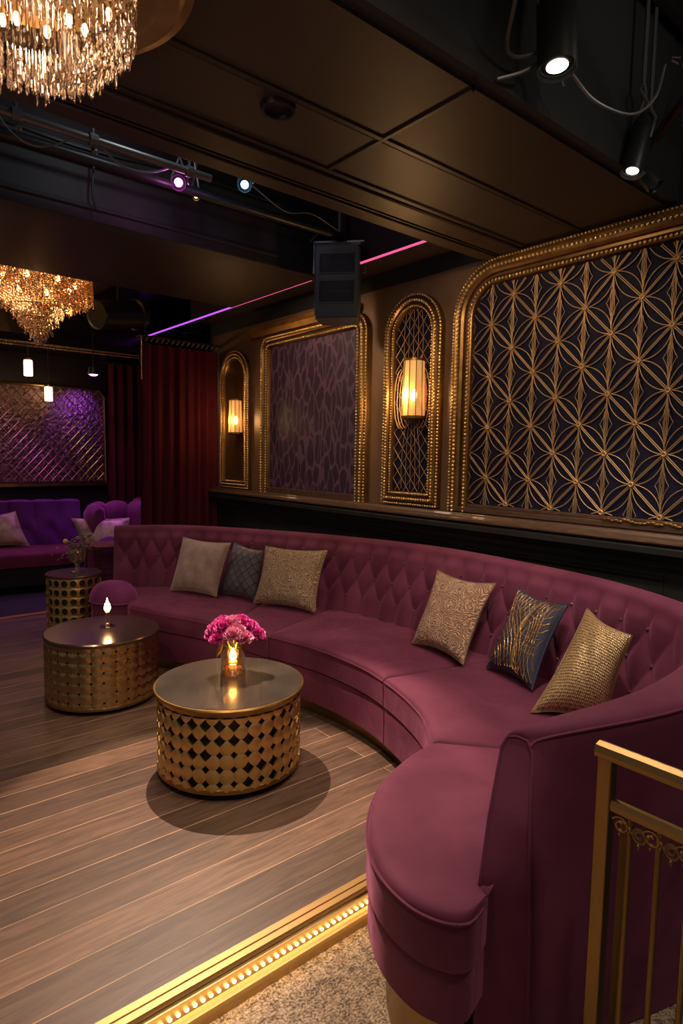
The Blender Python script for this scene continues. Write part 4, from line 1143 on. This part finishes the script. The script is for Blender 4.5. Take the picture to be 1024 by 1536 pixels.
# pipes and cables in the openings
def pipe(p0, p1, r, label, mt=GREYM):
    m = MB().tube([p0, p1], r, 12); m.lathe([(r*1.25, -.02), (r*1.25, .02)], (0, 0, 0), 12) if False else None
    return tag(m.build('ceiling_pipe', mt, None), label, 'pipe', 'pipes in the open ceiling')
pipe((-.5, 3.32, 3.15), (1.75, 3.32, 3.15), .020, 'pale grey lighting pipe nearest in the far ceiling opening')
pipe((-.5, 3.66, 3.20), (3.0, 3.66, 3.20), .028, 'dark thicker pipe low in the far ceiling opening', STEEL)
pipe((-.5, 3.84, 3.28), (3.1, 3.84, 3.28), .012, 'thin conduit close to the charcoal beam', STEEL)
pipe((-.5, 3.1, 3.70), (3.2, 3.1, 3.70), .04, 'dark duct pipe high behind the brown ceiling edge', STEEL)
pipe((2.28, .37, 3.38), (2.95, 1.38, 3.05), .022, 'slanting bronze pipe above the tilted tube spotlight', mat('bronze_pipe', (.09, .06, .045), .4, .6))
for x in (.75, 1.1, 1.62): 
    o = MB().tube([(x, 3.32, 3.95), (x, 3.32, 3.15)], .008, 6).tube([(x-.02, 3.32, 3.15), (x+.02, 3.32, 3.15)], .03, 10).ball((x+.01, 3.33, 3.10), .018, 6, 5).build('pipe_clamp', GREYM, None, loc=(x, 3.32, 3.15)); tag(o, 'grey rod clamp holding the lighting pipe in the far opening', 'clamp', 'clamps on the lighting pipe')
rnd = random.Random(21)
cl = ['looping over the magenta light', 'sagging beside the left pipe clamp', 'trailing along the charcoal beam', 'draped near the hanging speaker', 'hanging down over the charcoal beam face', 'crossing high behind the pipes']
cable([(1.10, 3.33, 3.18), (1.25, 3.38, 3.10), (1.45, 3.45, 3.14), (1.69, 3.6, 3.30)], .006, 'ceiling_cable', 'thin grey cable '+cl[0])
cable([(.60, 3.4, 3.35), (.72, 3.42, 3.14), (.86, 3.42, 3.08), (1.05, 3.36, 3.16)], .005, 'ceiling_cable', 'thin grey cable '+cl[1])
cable([(.4, 3.93, 3.42), (1.2, 3.93, 3.37), (2.0, 3.93, 3.42), (3.0, 3.93, 3.40)], .007, 'ceiling_cable', 'dark cable '+cl[2], mt=STEEL)
cable([(2.1, 3.45, 3.25), (2.35, 3.45, 3.16), (2.6, 3.5, 3.22), (2.9, 3.58, 3.20)], .005, 'ceiling_cable', 'thin grey cable '+cl[3])
cable([(1.30, 3.93, 3.40), (1.30, 3.92, 3.3), (1.29, 3.925, 3.14), (1.31, 3.93, 3.04)], .006, 'ceiling_cable', 'black cable '+cl[4], mt=STEEL)
cable([(.2, 3.2, 3.6), (1.2, 3.3, 3.5), (2.0, 3.2, 3.55), (3.0, 3.3, 3.5)], .006, 'ceiling_cable', 'dark cable '+cl[5], mt=STEEL)
cable([(1.579, 1.114, 3.364), (1.718, 1.254, 3.086), (1.857, 1.393, 2.993), (1.969, 1.374, 3.011), (2.043, 1.346, 3.086)], .007, 'ceiling_cable', 'cable dropping from the top edge to the wide ceiling can')
cable([(1.866, 1.439, 2.919), (1.950, 1.393, 2.956), (2.043, 1.356, 3.021), (2.108, 1.356, 3.011), (2.136, 1.346, 2.956)], .007, 'ceiling_cable', 'cable curling round the lit rim of the wide can')
cable([(2.136, 1.319, 2.993), (2.247, 1.281, 2.919), (2.433, 1.235, 2.919), (2.554, 1.207, 3.011), (2.526, 1.161, 3.104)], .006, 'ceiling_cable', 'big cable loop between the two lit ceiling cans')
cable([(2.321, 0.929, 3.364), (2.600, 1.114, 3.225), (2.786, 1.254, 3.086), (2.925, 1.393, 2.993)], .007, 'ceiling_cable', 'cable beside the slanting bronze pipe', mt=STEEL)
for k in range(9):
    p0 = Vector((rnd.uniform(2.75, 3.2), rnd.uniform(1.0, 1.35), rnd.uniform(2.9, 3.25)))
    pts = [tuple(p0+Vector((rnd.uniform(-.14, .14), rnd.uniform(-.12, .12), rnd.uniform(-.10, .12)))) for _ in range(5)]
    cable(pts, .004, 'ceiling_cable', 'loose tangled wire among the clamps beside the tilted tube spotlight', n=24)['group'] = 'tangled wires beside the tilted spotlight'
# joists in the near opening
for k in range(6):
    o = MB().box(1.9, XW, .35+k*.2, .39+k*.2, 3.60, 3.80).build('ceiling_joist', BLK, None, smooth=False); tag(o, 'black joist in the near open ceiling', 'joist', 'joists of the near open ceiling')

# ------------------------------------------------------------------ far lounge
MIR = mat('smoked_mirror', (.16, .10, .11), .30, .8, bump=(22, .9, .03))
t = thing('mirror_panel', 'smoked mirror covered by diamond wire net on the far wall', 'mirror', (2.0, 9.0, 1.17), None)
MB().box(-1.0, 3.05, 8.97, 8.998, 1.17, 2.44).build('mirror_glass', MIR, t, smooth=False)
def rect_in(x, z): 
    if not (-1.0 < x < 3.04 and 1.18 < z < 2.43): return False
    if x > 2.94 and z > 2.33: return (x-2.94)**2+(z-2.33)**2 < .01
    return True
m = MB()
for k in range(-40, 60):
    for sg in (1, -1):
        run = []
        for q in range(0, 61):
            z = 1.17+1.27*q/60; x = -1+k*.12+sg*(z-1.17)*.9+(2.2 if sg < 0 else -1)
            if rect_in(x, z): run.append((x, 8.955+.006*sg, z))
        if len(run) > 1: m.tube([run[0], run[-1]], .0042, 4)
m.build('wire_net', BEAD, t)
m = MB(); m.tube([(-1.0, 8.95, 2.455), (2.90, 8.95, 2.455), (2.98, 8.95, 2.44), (3.05, 8.95, 2.36), (3.06, 8.95, 1.17)], .018, 8)
m.box(-1.0, 3.12, 8.88, 8.99, 1.12, 1.16).build('gilt_frame', BRASSD, t)

# far tufted sofa
fs = thing('violet_sofa', 'violet tufted velvet sofa with dark base along the far wall at left', 'sofa', (1.6, 7.9, 0))
m = MB(); rows = []
XF0, XF1 = -.6, 2.38
n_ = 200
for i in range(n_+1):
    x = XF0+(XF1-XF0)*i/n_; yb = 8.16-.10*max(0, (x-1.0))**2*1.0; row = [(x, yb+.16, .1), (x, yb+.16, .98)]
    for k in range(13):
        q = k/12; a = abs(sin(pi*x/.27))**.5
        if k < 3: row.append((x, yb+.13-.13*q*4, .985+.02*a*(1 if k else .6)))
        else:
            z = .985-(q-.25)*.72; cr = (abs(sin(pi*(x/.27)))*1.0)**.5 if z > .74 else (abs(sin(pi*(x/.27+.5*(1 if z < .74 else 0)+(z-.74)*2))))**.5
            row.append((x, yb-.02-.05*a*(z > .74)-.045*cr*(z <= .74)-.10*(.985-z), z))
    rows.append(row)
m.grid(rows, cap=True).build('tufted_back', VEL3, fs, angle=60)
F = sm([(XF0, 7.45), (.8, 7.44), (1.5, 7.42), (1.90, 7.36), (2.14, 7.36)], 60); B = sm([(XF0, 8.14), (.8, 8.14), (1.6, 8.08), (2.0, 8.02), (2.36, 7.95)], 60)
mb, e = loft(F, B, .455, .31, n=40, m=14); mb.build('seat_cushion', velvet('rose_velvet', (.13, .016, .045), (.18, .03, .07), .6), fs, angle=60)
Fi = [[p[0], p[1]+.02] for p in F]
mb, e = loft(Fi, B, .31, .10, r=.01, crown=0, n=30, m=4); mb.build('base', mat('black_velvet', (.012, .006, .010), .8, sheen=.1), fs, angle=60)
MB().box(XF0, 2.2, 7.6, 8.1, .009, .10).build('plinth', FROST, fs, smooth=False)
# barrel chairs of channel backs
def barrel(cx_, cy_, r, a0, a1, nch, label, htop=1.0):
    t = thing('channel_armchair', label, 'armchair', (cx_, cy_, 0), 'violet channel-back tub chairs in the far lounge')
    for c_ in range(nch):
        b0_ = a0+(a1-a0)*c_/nch; b1_ = a0+(a1-a0)*(c_+1)/nch; rows = []
        for i in range(13):
            u = i/12; a = b0_+(b1_-b0_)*u; bu = sin(pi*u)**.5*.045; row = []
            for k in range(17):
                ph = -pi/2+pi*2*k/16
                zz = htop-.10-(1-sin(pi*u)**.4)*.04
                if k <= 8:  # outer side up and over
                    pass
                row.append(None)
            prof = [(.09+bu*.3, .12), (.10+bu*.3, .5), (.09+bu*.4, zz), (.06, zz+.07+bu*.4), (0, zz+.09+bu*.4), (-.05-bu, zz+.05), (-.06-bu, zz-.05), (-.05-bu, .6), (-.05-bu, .12)]
            row = [(cx_+(r+o_)*cos(a), cy_+(r+o_)*sin(a), z) for o_, z in prof]
            rows.append(row)
        MB().grid(rows, cap=True).build('back_channel', VEL2, t, angle=70)
    rows = []
    rr = r-.03
    MB().lathe([(.001, .12), (rr*.97, .12), (rr, .15), (rr, .40), (rr*.97, .45), (rr*.9, .465), (.001, .47)], (cx_, cy_, 0), 40).build('seat_cushion', VEL2, t, angle=50)
    MB().lathe([(.001, .009), (rr*.8, .009), (rr*.8, .12), (.001, .12)], (cx_, cy_, 0), 30).build('base', FROST, t)
    return t
barrel(2.66, 7.20, .33, radians(15), radians(200), 4, 'violet tub chair with rounded channel back, left one beside the red curtain')
barrel(3.42, 7.78, .33, radians(0), radians(185), 4, 'violet tub chair with channel back, partly hidden behind the red curtain')
# far pillows
def flatpillow(c, th, label, mt): return pillow(c, th, 'throw_pillow', label, mt, N_=16)
flatpillow([(1.36, 7.95, .49), (1.78, 7.82, .49), (1.68, 8.00, .88), (1.34, 8.08, .84)], .14, 'tan satin pillow on the far violet sofa at the left edge', CREAM)
flatpillow([(2.16, 7.13, .49), (2.60, 6.82, .49), (2.66, 7.02, .84), (2.10, 7.30, .84)], .14, 'wide cream satin pillow behind the dried flowers', CREAM)
o = MB().ball((2.36, 6.84, .56), .14, 16, 10, (1.0, .7, .75)).build('round_pillow', VEL3, None, loc=(2.36, 6.84, .56)); tag(o, 'small round violet pillow in front of the wide cream pillow', 'pillow')
# gold legged side table near the main sofa's left end
gx, gy = 2.06, 5.93
t = thing('gold_side_table', 'small side table on slim gold legs behind the left end of the long sofa', 'side table', (gx, gy, 0))
MB().box(gx-.19, gx+.19, gy-.19, gy+.19, .70, .725).build('table_top', BRASSD, t, smooth=False, bevel=.003)
for sx in (-1, 1):
    for sy in (-1, 1): MB().box(gx+sx*.175-.01, gx+sx*.175+.01, gy+sy*.175-.01, gy+sy*.175+.01, .001, .70).build('leg', BRASSD, t, smooth=False)
MB().box(gx-.17, gx+.17, gy-.185, gy-.17, .45, .465).box(gx-.17, gx+.17, gy+.17, gy+.185, .45, .465).build('stretcher', BRASSD, t, smooth=False)

# ------------------------------------------------------------------ lights
def light(kind, loc, col, power, **k):
    l = bpy.data.lights.new('light_'+kind.lower(), kind); l.color = col; l.energy = power
    o = bpy.data.objects.new('light_'+kind.lower(), l); COL.objects.link(o); o.location = loc
    tgt = k.pop('target', None)
    for a, v in k.items(): setattr(l, a, v)
    if tgt is not None: o.rotation_euler = (Vector(tgt)-Vector(loc)).to_track_quat('-Z', 'Y').to_euler()
    return o
WARM = (1, .70, .44); W2 = (1, .80, .62)
# lit cans
light('SPOT', (2.02, 1.30, 2.93), (1, .84, .68), 85, target=(2.2, 1.6, 0), spot_size=radians(95), spot_blend=.7, shadow_soft_size=.04)
light('SPOT', (2.765, 1.39, 2.83), (1, .82, .62), 60, target=(2.55, 1.9, .5), spot_size=radians(80), spot_blend=.8, shadow_soft_size=.04)
# downlight over the first table (crisp round shadow)
light('SPOT', (1.75, 3.70, 2.97), (1, .72, .52), 560, target=(1.20, 2.15, 0), spot_size=radians(43), spot_blend=.35, shadow_soft_size=.012)
# added spots without fixtures, unseen soft fill mostly from the near side
for x, y, p_ in ((.2, .9, 65), (1.6, -.3, 75), (.6, 4.9, 22), (-.6, 2.6, 35)):
    light('SPOT', (x, y, 3.5 if y < 2 else 2.95), W2, p_, target=(x+.9, y+1.2, 0), spot_size=radians(120), spot_blend=.9, shadow_soft_size=.18)
light('SPOT', (2.1, 4.7, 2.95), (1, .75, .62), 38, target=(2.3, 4.3, .5), spot_size=radians(100), spot_blend=.9, shadow_soft_size=.1)
# added spots without fixtures, brightening the bronze wall and gilt frames
light('SPOT', (1.9, 2.0, 2.9), WARM, 95, target=(3.4, 2.4, 1.9), spot_size=radians(95), spot_blend=.8, shadow_soft_size=.08)
light('SPOT', (2.3, 4.3, 2.9), WARM, 42, target=(3.4, 4.4, 1.9), spot_size=radians(110), spot_blend=.8, shadow_soft_size=.08)
light('SPOT', (.1, 2.5, 2.85), (1, .76, .55), 60, target=(1.35, 4.0, .3), spot_size=radians(40), spot_blend=.8, shadow_soft_size=.08)  # added spot to brighten the brass of the second drum table
# sconce, chandelier, candles
light('SPOT', (.3, .9, 2.9), (1, .74, .5), 70, target=(1.5, 2.7, .25), spot_size=radians(38), spot_blend=.8, shadow_soft_size=.1)  # added camera-side spot to brighten the front of the first drum table
light('POINT', (XW-.19, 3.21, 2.05), (1, .58, .24), 9, shadow_soft_size=.05)
light('POINT', (XW-.19, 5.76, 1.95), (1, .58, .24), 4, shadow_soft_size=.05)
light('POINT', (.436, 1.829, 2.79), (1, .78, .55), 4, shadow_soft_size=.08)
light('POINT', (1.50, 6.05, 3.05), (1, .60, .24), 8, shadow_soft_size=.15)
light('POINT', (v1[0], v1[1], v1[2]+.11), (1, .6, .25), .8, shadow_soft_size=.02)
light('POINT', (v2[0], v2[1], v2[2]+.14), (1, .6, .25), .8, shadow_soft_size=.02)
light('POINT', (1.86, 7.88, 2.44), (1, .6, .3), 8, shadow_soft_size=.05)
# LED row under the nosing
o = light('AREA', (.5, 1.535, -.035), (1, .62, .28), 1.6, target=(.2, 1.1, -.12)); o.data.shape = 'RECTANGLE'; o.data.size = 2.4; o.data.size_y = .02
o.rotation_euler = (radians(40), 0, 0)
# coloured stage lights, plus added violet spots for the far lounge
light('SPOT', (2.40, 7.38, 2.455), (.58, .10, 1), 24, target=(2.3, 7.6, 0), spot_size=radians(150), spot_blend=.6, shadow_soft_size=.04)
light('SPOT', (2.72, 8.50, 2.42), (.42, .10, 1), 17, target=(2.70, 9.0, 2.05), spot_size=radians(85), spot_blend=.9, shadow_soft_size=.05)  # added spot without fixture, makes the violet glow on the mirror
light('SPOT', (1.3, 8.72, 2.75), (.50, .10, 1), 34, target=(1.4, 8.35, .9), spot_size=radians(90), spot_blend=.8, shadow_soft_size=.08)  # added spot behind the far sofa to light its top rim
light('SPOT', (2.6, 6.9, 2.9), (.65, .2, 1), 50, target=(2.5, 7.1, .6), spot_size=radians(70), spot_blend=.8, shadow_soft_size=.08)
light('SPOT', (1.69, 3.56, 3.14), (.7, .35, 1), 22, target=(1.35, 4.6, .3), spot_size=radians(50), spot_blend=.9, shadow_soft_size=.05)
light('POINT', (2.00, 3.31, 3.12), (.3, .6, 1), .5, shadow_soft_size=.03)
light('POINT', (1.66, 3.53, 3.12), (1, .2, .8), 1.0, shadow_soft_size=.03)

light('POINT', (1.4, 3.1, 3.6), (.85, .92, 1), 5, shadow_soft_size=.1)  # added dim white point behind the soffit, lifts the pipes in the opening
light('POINT', (2.6, .7, 3.3), (1, .93, .85), 3, shadow_soft_size=.1)  # added fill point so conduits in the near opening show
w = bpy.data.worlds.new('World'); S.world = w; w.use_nodes = True
w.node_tree.nodes['Background'].inputs[0].default_value = (1, .84, .76, 1); w.node_tree.nodes['Background'].inputs[1].default_value = .095

# sub-parts: small pieces that belong to one part of their thing (all parts share their thing's origin)
base_name = lambda o: o.name.split('.')[0]
SUB = {'tuft_button': 'tufted_back', 'horn_recess': 'cabinet', 'recess_rim': 'cabinet', 'metal_ribs': 'glass_shade', 'beading': 'frame', 'scroll_ornament': 'middle_rail',
       'gold_thread': 'pillow_cover', 'lens': 'can', 'reflector': 'can', 'twig_lattice': 'fabric_backing', 'led_bulb': 'metal_trim', 'bottom_ring': 'pierced_drum'}
for root in [o for o in bpy.data.objects if o.parent is None and o.type == 'EMPTY']:
    kids = list(root.children); by = {}
    for c in kids: by.setdefault(base_name(c), c)
    for c in kids:
        p_ = by.get(SUB.get(base_name(c), ''))
        if p_ is not None and tuple(p_.location) == (0, 0, 0): c.parent = p_
# ------------------------------------------------------------------ camera
f = 930.; a = radians(39.7); p = atan(85/930); r = radians(1.0)
F = Vector((sin(a)*cos(p), cos(a)*cos(p), -sin(p)))
R0 = Vector((cos(a), -sin(a), 0)); U0 = R0.cross(F)
R = R0*cos(r)+U0*sin(r); U = R.cross(F)
cam = bpy.data.cameras.new('camera'); co = bpy.data.objects.new('camera', cam); COL.objects.link(co)
co.matrix_world = Matrix(((R.x, U.x, -F.x, 0), (R.y, U.y, -F.y, 0), (R.z, U.z, -F.z, 1.6), (0, 0, 0, 1)))
cam.sensor_fit = 'HORIZONTAL'; cam.sensor_width = 36; cam.lens = 36*f/1024; cam.clip_start = .02; cam.clip_end = 60
S.camera = co
S.view_settings.view_transform = 'Standard'; S.view_settings.look = 'None'; S.view_settings.gamma = 1
S.view_settings.use_curve_mapping = False; S.view_settings.exposure = 0
